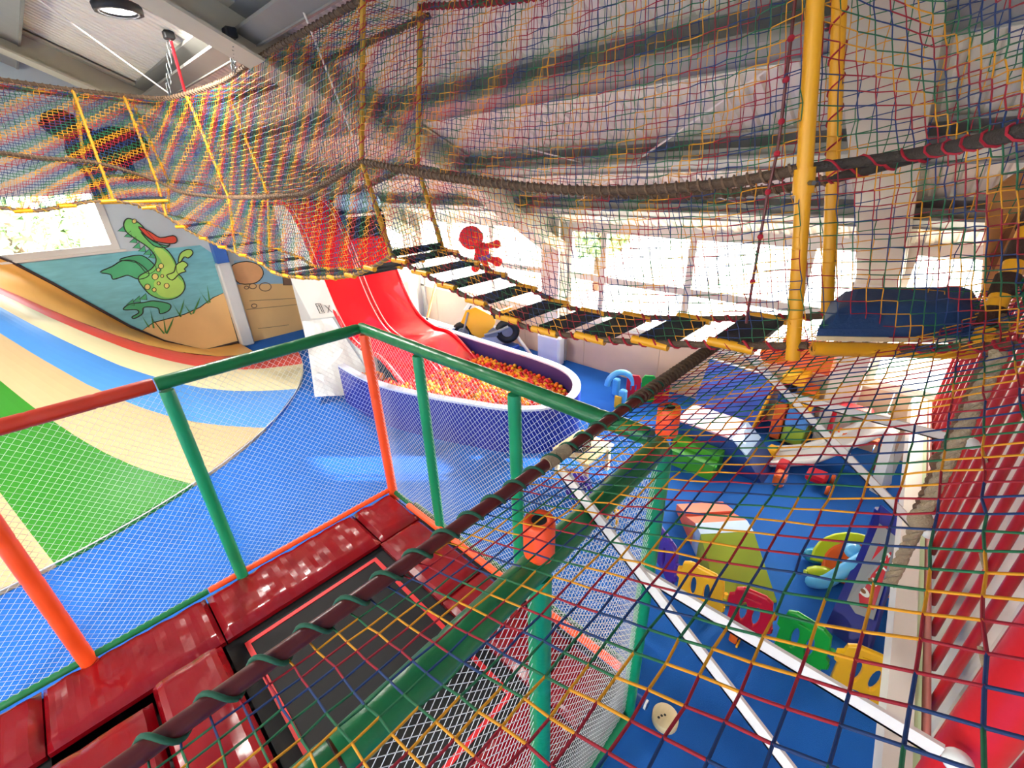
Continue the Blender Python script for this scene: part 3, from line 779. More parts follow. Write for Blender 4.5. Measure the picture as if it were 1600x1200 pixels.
# safety fence round the trampoline
fe = thing('trampoline_fence', 'green and orange padded tube fence with white mesh around the trampoline', 'fence', (1.84, 3.7, 0))
RZ = 2.36
def sleeve(name, m, a, c_, r, bands=True):
    def f(mb):
        a_, c2 = V3(a), V3(c_); n = max(2, int((c2 - a_).length / .3))
        pts = []; rr = []
        for i in range(n):
            t0, t1 = i / n, (i + 1) / n
            for t, k in ((t0, .94), (t0 + .02 / n * 3, 1.0), (t1 - .02 / n * 3, 1.0)):
                pts.append(a_.lerp(c2, t)); rr.append(r * k)
        pts.append(c2); rr.append(r * .94)
        mb.tube(pts, rr, 14)
    return part(name, m, fe, f)
posts = [((1.84, 3.70), 'sleeve_orange'), ((.31, 3.70), 'sleeve_green'), ((-.72, 3.70), 'sleeve_orange'), ((-2.0, 3.70), 'sleeve_green'), ((1.84, 2.86), 'sleeve_green'), ((1.84, 1.79), 'sleeve_green'), ((1.87, .77), 'sleeve_green'), ((.86, .74), 'sleeve_green'), ((-.4, .72), 'sleeve_green')]
for (x, y), m in posts:
    top = RZ - .055
    sleeve('post', m, (x, y, .02), (x, y, top), .046 if m == 'sleeve_green' else .05)
sleeve('top_rail', 'rail_green', (.27, 3.72, RZ), (1.80, 3.72, RZ), .05); sleeve('top_rail', 'rail_red', (-3.2, 3.72, RZ), (.26, 3.72, RZ), .05)
sleeve('top_rail', 'rail_green', (1.84, 3.74, RZ), (1.86, .84, RZ), .05)
sleeve('top_rail', 'rail_green', (1.82, .77, RZ), (.1, .72, RZ), .055); sleeve('top_rail', 'rail_green', (.09, .72, RZ), (-2.4, .70, RZ), .055)
sleeve('bottom_rail', 'sleeve_orange', (.06, 3.71, .52), (1.79, 3.71, .52), .026); sleeve('bottom_rail', 'rail_green', (-3.2, 3.71, .52), (.055, 3.71, .52), .026)
sleeve('bottom_rail', 'rail_green', (1.84, 3.64, .5), (1.84, 3.35, .5), .026); sleeve('bottom_rail', 'sleeve_orange', (1.80, 3.34, .52), (1.82, .84, .52), .03)
sleeve('bottom_rail', 'rail_green', (1.88, 3.34, .48), (1.89, .84, .48), .028)
sleeve('bottom_rail', 'sleeve_green', (1.80, .77, .05), (-2.0, .73, .05), .05)
for (x, y) in ((1.87, .77), (.86, .74)):
    cap = part('post_cap', 'sleeve_orange', fe, lambda m: m.lathe([(.02, RZ + .045), (.052, RZ + .045), (.055, RZ + .06), (.055, RZ + .19), (.05, RZ + .20), (.028, RZ + .20), (.026, RZ + .15), (.001, RZ + .15)], 18, (x, y, 0)), 'orange foam cap with dark open centre')
    part('cap_hole', 'rubber', cap, lambda m: m.lathe([(.0265, RZ + .198), (.001, RZ + .198)], 12, (x, y, 0)))
NR = .0014
for (p0, p1, sg) in (((.33, 3.71), (1.82, 3.71), .05), ((-.70, 3.71), (.29, 3.71), .04), ((-2.0, 3.71), (-.74, 3.71), .04)):
    A, B = diamond_net((*p0, .52), (*p1, .52), (*p1, RZ - .04), (*p0, RZ - .04), .050, sg)
    o = net_mesh('mesh_panel', A, B, [0] * len(A), ['net_white'], NR, 3, fe); o['kind'] = 'stuff'
for (p0, p1, sg) in (((1.85, 2.90), (1.85, 3.66), .03), ((1.85, 1.83), (1.85, 2.82), .04), ((1.86, .81), (1.85, 1.75), .04)):
    A, B = diamond_net((*p0, .1), (*p1, .1), (*p1, RZ - .04), (*p0, RZ - .04), .050, -sg)
    o = net_mesh('mesh_panel', A, B, [0] * len(A), ['net_white'], NR, 3, fe); o['kind'] = 'stuff'
for (p0, p1) in (((.90, .75), (1.83, .77)), ((-.36, .73), (.82, .74))):
    A, B = diamond_net((*p0, .1), (*p1, .1), (*p1, RZ - .05), (*p0, RZ - .05), .050, .03)
    o = net_mesh('mesh_panel', A, B, [0] * len(A), ['net_white'], NR, 3, fe); o['kind'] = 'stuff'

# ================================================================== ROPE BRIDGES (net tunnel along the hall)
XN, XF = 2.1, 2.65
br = thing('rope_bridge', 'hanging rope bridge with black treads between rainbow nets', 'rope bridge', (XN, 2.4, 2.5))
br2 = thing('rope_bridge', 'far rope bridge with dense rainbow nets climbing towards the volcano slide', 'rope bridge', (XN, 8.0, 2.5))
nb1 = [atx(*p, XN) for p in ((1262, 540), (1160, 540), (1000, 535), (904, 526), (822, 511), (760, 480), (700, 448), (650, 422), (612, 400))]
nr1 = [atx(*p, XN) for p in ((1250, 265), (1100, 290), (900, 297), (700, 278), (565, 252))]
def mono(c, n): return resample(catmull(c, 6), n)
CELL = .051
L1 = int(length(nb1) / CELL) + 1
B1n, R1n = mono(nb1, L1), mono(nr1, L1)
TA = atx(567, -2, XN); TS = V3((XN, .70, 4.74))
T1n = [TS.lerp(TA, i / (L1 - 1)) - V3((0, 0, .10 * math.sin(PI * i / (L1 - 1)))) for i in range(L1)]
def shiftx(c, dx, dz=0): return [V3((p.x + dx, p.y, p.z + dz)) for p in c]
W_ = XF - XN
B1f, R1f = shiftx(B1n, W_), shiftx(R1n, W_, -.05)
TAf = atx(657, 10, XF); TSf = V3((XF, .66, 4.5)); T1f = [TSf.lerp(TAf, i / (L1 - 1)) - V3((0, 0, .08 * math.sin(PI * i / (L1 - 1)))) for i in range(L1)]
def wall_grid(B, Rl, T, belly=.05, dx=1.0, lo=.052, hi=.052):
    n = len(B); n1 = max(3, int(max((Rl[i] - B[i]).length for i in range(n)) / lo)); n2 = max(3, int(max((T[i] - Rl[i]).length for i in range(n)) / hi))
    g = []
    for i in range(n):
        row = [B[i].lerp(Rl[i], k / n1) + V3((-belly * dx * math.sin(PI * k / n1) * 1.2, 0, 0)) for k in range(n1)]
        row += [Rl[i].lerp(T[i], k / n2) + V3((-belly * dx * math.sin(PI * k / n2), 0, 0)) for k in range(n2 + 1)]
        g.append(row)
    return g
NETR = .0022
def add_net(parent, grid, shift=0, flip=1, jit=.0028, period=2, r=NETR, name='net'):
    A, B, C = square_net(grid, jit, period, flip, shift)
    o = net_mesh(name, A, B, C, NET4, r, 3, parent); o['kind'] = 'stuff'; return o
add_net(br, wall_grid(B1n, R1n, T1n, .05, 1)); add_net(br, wall_grid(B1f, R1f, T1f, .05, -1), 2, 1)
def rope(parent, name, pts, r, m='rope_dark', lash='lash_red', pitch=.06, lr=.006):
    o = part(name, m, parent, lambda mb: mb.tube(pts, r, 8))
    if lash: part('lashing', lash, o, lambda mb: mb.tube(helix(pts, r + lr * .6, pitch, 8), lr, 4))
    return o
rope(br, 'handrail', R1n, .021, lash='rope_brown', pitch=.05); rope(br, 'handrail', R1f, .021, lash='rope_brown', pitch=.05)
rope(br, 'edge_rope', B1n, .017, lash='lash_red', pitch=.09); rope(br, 'edge_rope', B1f, .017, lash='lash_red', pitch=.09)
rope(br, 'top_rope', T1n, .018); rope(br, 'top_rope', T1f, .018)
lc = [atx(p[0], p[1], 2.07) for p in ((1243, -8), (1236, 60), (1228, 125), (1221, 190), (1214, 240), (1200, 300), (1188, 370), (1176, 440), (1166, 505))]
rope(br, 'lacing', lc, .006, 'maroon_pipe', None); part('lacing_knot', 'lash_red', br, lambda m: [m.sphere(p, .012, 8, 6) for p in lc[1:-1]] and None, kind='stuff')
# treads
def tread(parent, pn, pf, w=.185):
    d = (pf - pn).normalized(); s_ = V3((-d.y, d.x, 0)).normalized(); 
    def f(m): 
        q = [pn + d * .05 + s_ * w / 2, pf - d * .05 + s_ * w / 2, pf - d * .05 - s_ * w / 2, pn + d * .05 - s_ * w / 2]
        m.prism([v - V3((0, 0, .012)) for v in q], (0, 0, .024))
    t = part('tread', 'plank_black', parent, f)
    for e in (pn, pf):
        part('tread_sleeve', 'yellow_pipe', t, lambda m: m.tube([e - s_ * (w / 2 + .01), e + s_ * (w / 2 + .01)], .024, 8))
    return t
def at_y(curve, y):
    for i in range(len(curve) - 1):
        a, c_ = curve[i], curve[i + 1]
        if (a.y - y) * (c_.y - y) <= 0 and a.y != c_.y: return a.lerp(c_, (y - a.y) / (c_.y - a.y))
    return curve[-1]
for y in (.62, 1.02, 1.40, 1.75, 2.08, 2.40, 2.73, 3.06, 3.34): tread(br, at_y(B1n, y), at_y(B1f, y))
# yellow hanging ropes at the joint between the bridges
def hang(parent, pts, r=.021, m='yellow_rope', lash='lash_red', pitch=.12):
    o = part('hanging_post', m, parent, lambda mb: mb.tube(pts, r, 8)); part('lashing', lash, o, lambda mb: mb.tube(helix(pts, r + .003, pitch, 10), .004, 4)); return o
hang(br, [T1n[-1], R1n[-1], B1n[-1]]); hang(br, [T1f[-1], R1f[-1], B1f[-1]])
part('cross_bar', 'plank_black', br, lambda m: m.tube([B1n[-1] + V3((.03, 0, .02)), B1f[-1] + V3((-.03, 0, .02))], .03, 8))

# second bridge: straight on, then bending left to the volcano top
YS3 = 8.56
PB1, PB2 = V3((XN, 7.08, 0)), V3((1.63, YS3, 0))
def onseg(px, py, a, c_):
    n = V3((-(c_.y - a.y), c_.x - a.x, 0)); d = ray(px, py); t = n.dot(a) / (n.x * d[0] + n.y * d[1]); return V3((d[0] * t, d[1] * t, d[2] * t + H))
s2 = lambda p: atx(*p, XN); s3 = lambda p: onseg(*p, PB1, PB2); s4 = lambda p: aty(*p, YS3)
nb2 = [B1n[-1]] + [s2(p) for p in ((540, 432), (440, 430), (402, 408))] + [s3(p) for p in ((345, 385), (290, 358))] + [s4(p) for p in ((235, 325), (158, 314), (60, 330), (0, 325), (-60, 318))]
nr2 = [R1n[-1]] + [s2(p) for p in ((500, 291), (455, 305), (357, 308))] + [s3(p) for p in ((287, 301), (245, 283))] + [s4(p) for p in ((154, 255), (60, 246), (0, 238), (-60, 232))]
nt2 = [T1n[-1]] + [s2(p) for p in ((402, 92), (345, 128))] + [s3(p) for p in ((270, 152), (226, 152))] + [s4(p) for p in ((98, 138), (0, 124), (-90, 112))]
L2 = int(length(nr2) / CELL) + 1
B2n, R2n, T2n = mono(nb2, L2), mono(nr2, L2), mono(nt2, L2)
def offs(c, d):
    out = []
    for i, p in enumerate(c):
        t = c[min(i + 3, len(c) - 1)] - c[max(i - 3, 0)]; t.z = 0; t.normalize(); n = V3((t.y, -t.x, 0)); out.append(p + n * d)
    return out
B2f, R2f, T2f = offs(B2n, W_), offs(R2n, W_), offs(T2n, W_)
add_net(br2, wall_grid(B2n, R2n, T2n, .04, 1), 1, r=.0032); add_net(br2, wall_grid(B2f, R2f, T2f, .04, -1), 0, r=.0032)
# net ceiling over the far bridge
add_net(br2, [[a.lerp(c_, k / 11) for k in range(12)] for a, c_ in zip(T2n, T2f)], 1, 1, r=.0026)
for c_ in (R2n, R2f): rope(br2, 'handrail', c_, .020, lash='rope_brown', pitch=.05)
for c_ in (T2n, T2f): rope(br2, 'top_rope', c_, .022, lash='rope_brown', pitch=.07)
for c_ in (B2n, B2f): rope(br2, 'edge_rope', c_, .016, 'rope_brown', 'yellow_rope', .10)
def near_idx(c, q): return min(range(len(c)), key=lambda i: (c[i] - q).length)
for q in ((357, 308, s2), (245, 283, s3), (154, 255, s4)):
    pt_ = q[2](q[:2]); i = near_idx(R2n, pt_)
    hd = lambda cv: min(range(len(cv)), key=lambda w: (cv[w].x - R2n[i].x) ** 2 + (cv[w].y - R2n[i].y) ** 2); j = hd(T2n); k = hd(B2n)
    hang(br2, [T2n[j], R2n[i], B2n[k]], .018, lash='net_yellow'); hang(br2, [T2f[j], R2f[i], B2f[k]], .018, lash='net_yellow')
for i in range(8, L2 - 4, 8): tread(br2, B2n[i], B2f[i], .15)
# landing at the top
ld = thing('bridge_landing', 'small landing board with yellow bar on the far bridge above the dragon', 'landing', (1.2, 8.8, 3.4))
part('board', 'plank_black', ld, lambda m: m.box((.84, 8.61, 3.43), (1.58, 9.06, 3.455))); part('bar', 'yellow_pipe', ld, lambda m: m.tube([(.82, 8.58, 3.42), (1.61, 8.58, 3.40)], .022, 8))

# ---- landing platform at the near end, with pad, and the net that comes from it towards the viewer
p1 = atx(1262, 540, XN)
lp = thing('landing_platform', 'platform with navy blue padded top and yellow pipe at the near bridge end', 'platform', (2.6, .2, 2.8))
q = [atd(1275, 520, 2.35), atd(1530, 522, 1.95), atd(1520, 466, 2.6), atd(1296, 482, 3.0)]
zt = sum(v.z for v in q) / 4
q = [V3((v.x, v.y, zt)) for v in q]
c0, c1, c2, c3 = V3((2.11, .30, 0)), V3((2.45, -.18, 0)), V3((3.02, -.17, 0)), V3((2.60, .35, 0))
zt = 2.955
def slabf(z0, z1, gr=0):
    return lambda m: m.prism([V3((v.x, v.y, z0)) for v in (c0, c1, c2, c3)][::-1], (0, 0, z1 - z0))
part('board', 'wood', lp, slabf(zt - .02, zt)); 
def padf(m):
    nx = 12; rows = []
    for i in range(nx + 1):
        row = []
        for j in range(nx + 1):
            u, v = i / nx, j / nx; e = min(u, 1 - u, v, 1 - v); k = 1 - (1 - min(1, e / .18)) ** 2
            b_ = c0.lerp(c1, u).lerp(c3.lerp(c2, u), v); row.append(V3((b_.x, b_.y, zt + .002 + .03 + .085 * k)))
        rows.append(row)
    for i in range(nx): m.strip(rows[i], rows[i + 1])
    rim = [rows[i][0] for i in range(nx + 1)] + [rows[nx][j] for j in range(1, nx + 1)] + [rows[i][nx] for i in range(nx - 1, -1, -1)] + [rows[0][j] for j in range(nx - 1, -1, -1)]
    m.strip([V3((p.x, p.y, zt + .002)) for p in rim], rim)
part('pad', 'pad_navy', lp, padf)
part('pipe', 'yellow_pipe', lp, lambda m: m.tube([V3((c0.x, c0.y, zt - .055)), V3((c1.x, c1.y, zt - .055))], .03, 10))
part('pipe', 'yellow_pipe', lp, lambda m: m.tube([V3((c3.x, c3.y, zt - .055)), V3((c2.x, c2.y, zt - .055))], .03, 10))
ya0, ya1 = V3((2.1, .36, 2.84)), atx(1276, -30, 2.1); yb0, yb1 = atx(1292, 492, 2.66), atx(1313, -30, 2.66)
yp = thing('yellow_post', 'glossy yellow steel post at the front corner of the landing platform', 'post', ya0)
part('tube', 'yellow_pipe', yp, lambda m: m.tube([ya0, ya1], .028, 14)); yc_ = ya0.lerp(ya1, .50); part('clamp', 'yellow_pipe', yp, lambda m: m.tube([yc_, yc_ + (ya1 - ya0).normalized() * .09], .037, 14))
part('clamp_bolt', 'chain', yp, lambda m: m.tube([yc_ + V3((-.03, -.02, .04)), yc_ + V3((-.06, -.04, .04))], .009, 6))
yp = thing('yellow_post', 'yellow steel post wrapped in red cord at the rear corner of the landing platform', 'post', yb0)
part('tube', 'yellow_pipe', yp, lambda m: m.tube([yb0, yb1], .028, 14)); part('cord', 'lash_red', yp, lambda m: m.tube(helix([yb0.lerp(yb1, .45), yb1], .031, .12, 10), .004, 4))
# near wall net from the post to the viewer's right
nn = thing('side_net', 'rainbow rope net wall with dark lashed handrail right of the yellow posts', 'net', (2.2, 0, 3.4))
nbr = [V3((2.11, .30, 2.90)), atd(1400, 546, 1.80), atd(1540, 541, 1.45), atd(1720, 535, 1.15)]
nrr = [R1n[0].copy(), atd(1420, 242, 1.50), atd(1600, 205, 1.0), atd(1760, 165, .8)]
ntr = [V3((XN, .70, 4.74)), atd(1440, -150, 1.45), atd(1640, -260, .98), atd(1800, -330, .78)]
L3 = int(length(nrr) / .056) + 1
Bq, Rq, Tq = mono(nbr, L3), mono(nrr, L3), mono(ntr, L3)
add_net(nn, wall_grid(Bq, Rq, Tq, .0, 1, .052, .052), 2, 1, .0018, 2, .0024)
rope(nn, 'handrail', Rq, .019, 'rope_black', 'lash_red', .11, .004); rope(nn, 'edge_rope', Bq, .014, 'rope_dark', 'lash_red', .08, .005)
n2 = thing('side_net', 'rainbow rope net behind the navy padded platform', 'net', (3.2, -.2, 3.4))
fb = [V3((2.65, .35, 2.88)), V3((2.64, -.10, 2.90)), V3((2.6, -.40, 2.93))]; fr_ = [R1f[0].copy(), V3((2.64, -.05, 3.68)), V3((2.6, -.42, 3.8))]; ft = [V3((2.65, .6, 4.5)), V3((2.64, -.1, 4.5)), V3((2.6, -.42, 4.5))]
L4 = int(length(fr_) / .06) + 1
add_net(n2, wall_grid(mono(fb, L4), mono(fr_, L4), mono(ft, L4), .0, 1), 0, 1)
rope(n2, 'handrail', mono(fr_, L4), .022, 'rope_black', 'lash_red', .1)

# ---- maroon pipe and the sloping net in front of the viewer
sn = thing('sloping_net', 'large-meshed rainbow net sloping up from a maroon pipe above the toddler area', 'net', (1.3, .5, 2.8))
mp = [V3((-.45, .87, 2.6)), V3((1.0, .885, 2.6)), V3((2.0, .885, 2.605)), V3((2.9, .86, 2.63))]
mpr = part('pipe', 'maroon_pipe', sn, lambda m: m.tube(resample(mp, 40), .0215, 14))
part('lashing', 'lash_green', mpr, lambda m: m.tube(helix(resample(mp[:3], 60), .026, .105, 14), .0062, 6))
part('lashing', 'rope_dark', mpr, lambda m: m.tube(helix([mp[2].lerp(mp[3], -.3), mp[3]], .026, .035, 10), .011, 6))
part('pipe_end', 'pl_red', mpr, lambda m: m.tube([mp[3] + V3((-.15, 0, 0)), mp[3] + V3((.03, -.01, 0))], .045, 10))
part('pipe_tie', 'rope_tan', mpr, lambda m: m.tube([(1.07, .885, 2.6), (1.2, .885, 2.6)], .028, 10))
gS = []; nI = 62; nJ = 22
for i in range(nI + 1):
    x = lerp(-.45, 2.92, i / nI); row = []
    for j in range(nJ + 1):
        t = j / nJ; y = lerp(.875, -.27, t)
        z = 2.575 + .455 * (.875 - y) + .10 * max(0, t - .8) - .02 * math.sin(PI * t)
        row.append(V3((x, y, z)))
    gS.append(row)
add_net(sn, gS, 0, -1, .0013, 2, .0028)
rope(sn, 'edge_rope', [gS[i][nJ] for i in range(nI + 1)], .012, 'lash_green', 'net_green', .06, .006)

# ---- white angle brackets under that net
for X_, lab in ((1.12, 'white diagonal bracket under the sloping net, by the trampoline corner'), (2.98, 'white diagonal bracket at the window end of the maroon pipe')):
    bk = thing('bracket', lab, 'bracket', (X_, .3, 2.2), 'white brackets along the red bars')
    def flat(m, a, c_, w=.05):
        a, c_ = V3(a), V3(c_); d = (c_ - a).normalized(); s_ = d.cross(V3((1, 0, 0))).normalized()
        m.prism([a - s_ * w / 2, c_ - s_ * w / 2, c_ + s_ * w / 2, a + s_ * w / 2], (.012, 0, 0)); m.prism([a - s_ * w / 2, c_ - s_ * w / 2, c_ - s_ * (w / 2 - .008), a - s_ * (w / 2 - .008)], (.04, 0, 0))
    part('diagonal', 'pvc_white', bk, lambda m: flat(m, (X_, .86, 2.56), (X_, -.33, 1.66)))
    part('arm', 'pvc_white', bk, lambda m: flat(m, (X_ + .014, .50, 2.27), (X_ + .014, -.33, 2.27)))
    for z_ in (2.27, 1.66): part('end_cap', 'pl_white', bk, lambda m: m.sphere((X_ + .02, -.36, z_), .03))

# ================================================================== RED BAR RAILING on the right
rl = thing('bar_railing', 'railing of upright glossy red tubes on a pale beam at the toddler area edge', 'railing', (3, -.4, 0))
b0, b1_ = V3((.6, -.57, 1.0)), V3((6.7, -.22, 1.0))
d_ = (b1_ - b0).normalized(); s_ = V3((-d_.y, d_.x, 0))
def beamf(o0, o1, z0, z1): return lambda m: m.prism([b0 + s_ * o0 + V3((0, 0, z0)), b1_ + s_ * o0 + V3((0, 0, z0)), b1_ + s_ * o1 + V3((0, 0, z0)), b0 + s_ * o1 + V3((0, 0, z0))], (0, 0, z1 - z0))
part('beam', 'pvc_white', rl, beamf(-.055, .055, -.12, .04)); part('beam_strip', 'pale_green', rl, beamf(-.085, -.057, -.12, .03))
part('rail', 'pink_pipe', rl, lambda m: m.tube([b0 + s_ * -.112, b1_ + s_ * -.112], .020, 8))
for t in (.02, .55, .98):
    c_ = b0.lerp(b1_, t) + s_ * -.02
    part('leg', 'pvc_white', rl, lambda m: m.box((c_.x - .03, c_.y - .03, 0), (c_.x + .03, c_.y + .03, .875)))
nb = 23
for i in range(nb):
    c_ = b0.lerp(b1_, i / (nb - 1)) + s_ * -.16
    part('bar', 'bar_red', rl, lambda m: m.tube([c_ + V3((0, 0, -.1)), c_ + V3((0, 0, 2.55))], .024, 10))
part('top_rail', 'bar_red', rl, lambda m: m.tube([b0 + s_ * -.16 + V3((0, 0, 2.58)), b1_ + s_ * -.16 + V3((0, 0, 2.58))], .028, 8))
for t in (.18, .27, .36, .5):
    c_ = b0.lerp(b1_, t) + s_ * -.13; z = .3 + 1.2 * t
    part('cable_tie', 'rope_tan', rl, lambda m: m.tube([c_ + V3((-.03, 0, z)), c_ + V3((.05, .02, z + .02))], .012, 6))
sw = struct(MB().build('wall_2', 'wall_paint')) if False else None
cw = thing('corrugated_partition', 'pale corrugated metal partition behind the red tubes', 'partition', (3, -.8, 0))
def corf(m):
    A = []; n = 160
    for i in range(n + 1):
        t = i / n; p = b0.lerp(b1_, t) + s_ * (-.32 + .03 * math.sin(i * PI / 2 + .4)); A.append(p)
    m.strip([V3((p.x, p.y, .0)) for p in A], [V3((p.x, p.y, 3.4)) for p in A])
part('sheet', 'pvc_white', cw, corf)
pp = thing('padded_post', 'thick red foam padded post beside the red tube railing', 'post', (1.25, -.37, 0))
part('foam', 'padded_red', pp, lambda m: m.tube([(1.25, -.40, 0), (1.25, -.40, 1.5), (1.25, -.40, 3.3)], .06, 16))
for (x, y, m, lab) in ((1.86, -.19, 'rope_tan', 'thick pale twisted climbing rope hanging before the red tubes'), (2.35, -.22, 'rope_brown', 'thick brown twisted climbing rope hanging behind the pale one')):
    t = thing('climbing_rope', lab, 'rope', (x, y, 1.8))
    for k in range(3):
        part('strand', m, t, lambda mb: mb.tube(helix([(x, y, 2.12), (x, y, 3.08)], .011, .11, 9, 2 * PI * k / 3), .012, 6))
    part('knot', m, t, lambda mb: mb.sphere((x, y, 2.44), .036, 12, 8, 0, (1, 1, 1.2)))

# ================================================================== TOYS in the toddler area
def plate(name, splines, th, m, parent, M4, bevel=.004):
    """flat plate with holes: 2-D splines (outer first), extruded, placed by a matrix"""
    cu = bpy.data.curves.new(name, 'CURVE'); cu.dimensions = '2D'; cu.fill_mode = 'BOTH'; cu.extrude = th / 2; cu.bevel_depth = bevel; cu.bevel_resolution = 1
    for sp in splines:
        s = cu.splines.new('POLY'); s.points.add(len(sp) - 1)
        for i, p in enumerate(sp): s.points[i].co = (p[0], p[1], 0, 1)
        s.use_cyclic_u = True
    tmp = bpy.data.objects.new('tmp', cu); COL.objects.link(tmp)
    bpy.context.view_layer.update()
    me = bpy.data.meshes.new_from_object(tmp.evaluated_get(bpy.context.evaluated_depsgraph_get())); me.name = name
    bpy.data.objects.remove(tmp); bpy.data.curves.remove(cu)
    me.transform(M4); me.materials.clear(); me.materials.append(MATS[m] if isinstance(m, str) else m)
    o = bpy.data.objects.new(name, me)
    if parent is not None: o.parent = parent; o.matrix_parent_inverse = parent.matrix_world.inverted()
    COL.objects.link(o); return o
def ell(cx, cy, rx, ry, n=16, tilt=0):
    return [(cx + rx * math.cos(2 * PI * i / n) * math.cos(tilt) - ry * math.sin(2 * PI * i / n) * math.sin(tilt), cy + rx * math.cos(2 * PI * i / n) * math.sin(tilt) + ry * math.sin(2 * PI * i / n) * math.cos(tilt)) for i in range(n)]
def frame_m(o, ux, uy):
    """matrix with origin o, local x = ux, local y = uy"""
    ux = V3(ux).normalized(); uy = V3(uy); uy = (uy - ux * uy.dot(ux)).normalized(); uz = ux.cross(uy)
    return Matrix(((ux.x, uy.x, uz.x, o[0]), (ux.y, uy.y, uz.y, o[1]), (ux.z, uy.z, uz.z, o[2]), (0, 0, 0, 1)))
def text_part(txt, size, m, parent, M4, name='lettering'):
    cu = bpy.data.curves.new(name, 'FONT'); cu.body = txt; cu.size = size; cu.extrude = .002; cu.align_x = 'CENTER'; cu.align_y = 'CENTER'; cu.offset = size * .02
    tmp = bpy.data.objects.new('tmp', cu); COL.objects.link(tmp); bpy.context.view_layer.update()
    me = bpy.data.meshes.new_from_object(tmp.evaluated_get(bpy.context.evaluated_depsgraph_get())); bpy.data.objects.remove(tmp); bpy.data.curves.remove(cu)
    me.transform(M4); me.materials.clear(); me.materials.append(MATS[m])
    o = bpy.data.objects.new(name, me); o.parent = parent; o.matrix_parent_inverse = parent.matrix_world.inverted(); COL.objects.link(o); return o

# playpen panels
def pen_panel(a, c_, m, label, h=.46):
    a, c_ = V3((*a, 0)), V3((*c_, 0)); ux = c_ - a; w = ux.length
    t = thing('playpen_fence', label, 'playpen panel', a.lerp(c_, .5), 'plastic playpen panels in a row')
    outer = [(.03, .0), (.10, .0)] + [(w / 2 + (w / 2 - .10) * math.cos(PI - PI * i / 8), .055 * math.sin(PI * i / 8)) for i in range(1, 8)] + [(w - .10, 0), (w - .03, .0), (w - .03, .10), (w - .004, .12), (w - .004, .20), (w - .03, .22), (w - .03, h - .12), (w - .045, h - .03), (w - .09, h)] + [(.09, h), (.045, h - .03), (.03, h - .12), (.03, .36), (.004, .34), (.004, .26), (.03, .24)]
    holes = [ell(w * .36, .225, .034, .125, 14), ell(w * .64, .225, .034, .125, 14), [(w * .5 - .06, h - .075), (w * .5 + .06, h - .075), (w * .5 + .06, h - .05), (w * .5 - .06, h - .05)]]
    plate('panel', [outer] + holes, .025, m, t, frame_m(a, ux, (0, 0, 1)), .008)
    part('top_grip', m, t, lambda mb: mb.tube([a + ux * .25 + V3((0, 0, h)), a + ux * .75 + V3((0, 0, h))], .02, 8))
    for s0 in (.12, .28): part('hinge_tab', m, t, lambda mb: mb.tube([c_ + ux.normalized() * -.004 + V3((0, 0, s0)), c_ + ux.normalized() * -.004 + V3((0, 0, s0 + .05))], .018, 8))
    return t
pen_panel((3.42, 1.46), (3.10, 1.00), 'pl_purple', 'dark purple playpen panel at the fence end of the row', .46)
pen_panel((3.07, .98), (3.08, .56), 'pl_yellow', 'yellow playpen panel between the purple and red ones')
pen_panel((3.09, .54), (3.14, .20), 'pl_red', 'red playpen panel with oval holes beside the green ramp')
pen_panel((3.15, .17), (3.11, -.20), 'pl_green', 'green playpen panel between the red and yellow ones')
pen_panel((3.12, -.22), (3.18, -.60), 'pl_yellow', 'yellow playpen panel at the pale beam end of the row')
pl = thing('playpen_clip', 'small orange clip on the floor by the red playpen panel', 'clip', (2.95, .35, 0))
part('clip_body', 'pl_orange', pl, lambda m: m.rbox((2.93, .38, 0), (2.97, .44, .12), .01)); part('clip_foot', 'pl_yellow', pl, lambda m: m.rbox((2.91, .36, 0), (2.99, .375, .03), .005))

def foam(name, label, cat, polys, group=None):
    """a soft block: list of (part name, material, polygon, extrude vector)"""
    c0_ = polys[0][2][0]; t = thing(name, label, cat, (c0_[0], c0_[1], 0), group)
    for (n, m, poly, vec) in polys:
        part(n, m, t, lambda mb: mb.prism(poly, vec))
    return t
# coral and green ramp
RO, RL, RW = V3((4.15, 1.47, 0)), V3((-.745, -.667, 0)) * 1.27, V3((.39, -.37, 0))
def rp(t, z): return RO + RL * t + V3((0, 0, z))
foam('foam_ramp', 'big soft ramp, coral end and lime green slope, on the blue floor', 'soft block', [
    ('coral_step', 'foam_coral', [rp(0, 0), rp(.22, 0), rp(.22, .20), rp(0, .09)], RW),
    ('coral_step', 'foam_coral', [rp(.222, 0), rp(.42, 0), rp(.42, .30), rp(.222, .165)], RW),
    ('sky_band', 'foam_sky', [rp(.422, 0), rp(.54, 0), rp(.54, .30), rp(.422, .302)], RW),
    ('green_slope', 'foam_lime', [rp(.542, 0), rp(1.0, 0), rp(1.0, .02), rp(.542, .299)], RW)])
# soft steps and wedge group
foam('foam_step', 'green soft step block in front of the navy wedge', 'soft block', [('block', 'foam_green', [(4.95, 1.38, 0), (5.28, 1.38, 0), (5.28, 1.38, .30), (5.12, 1.38, .30), (5.11, 1.38, .22), (4.95, 1.38, .22)], (0, .62, 0))])
foam('foam_wedge', 'navy blue soft wedge with pink and pale blue top', 'soft block', [
    ('wedge', 'foam_navy', [(5.30, 2.1, 0), (5.30, .88, 0), (5.30, 1.12, .28), (5.30, 1.34, .46), (5.30, 2.1, .46)], (.58, 0, 0)),
    ('pink_top', 'foam_pink', [(5.31, 1.38, .462), (5.87, 1.38, .462), (5.87, 2.08, .462), (5.31, 2.08, .462)], (0, 0, .025)),
    ('sky_face', 'foam_sky', [(5.31, 1.34, .465), (5.87, 1.34, .465), (5.87, 1.14, .302), (5.31, 1.14, .302)], (0, -.01, .012))])
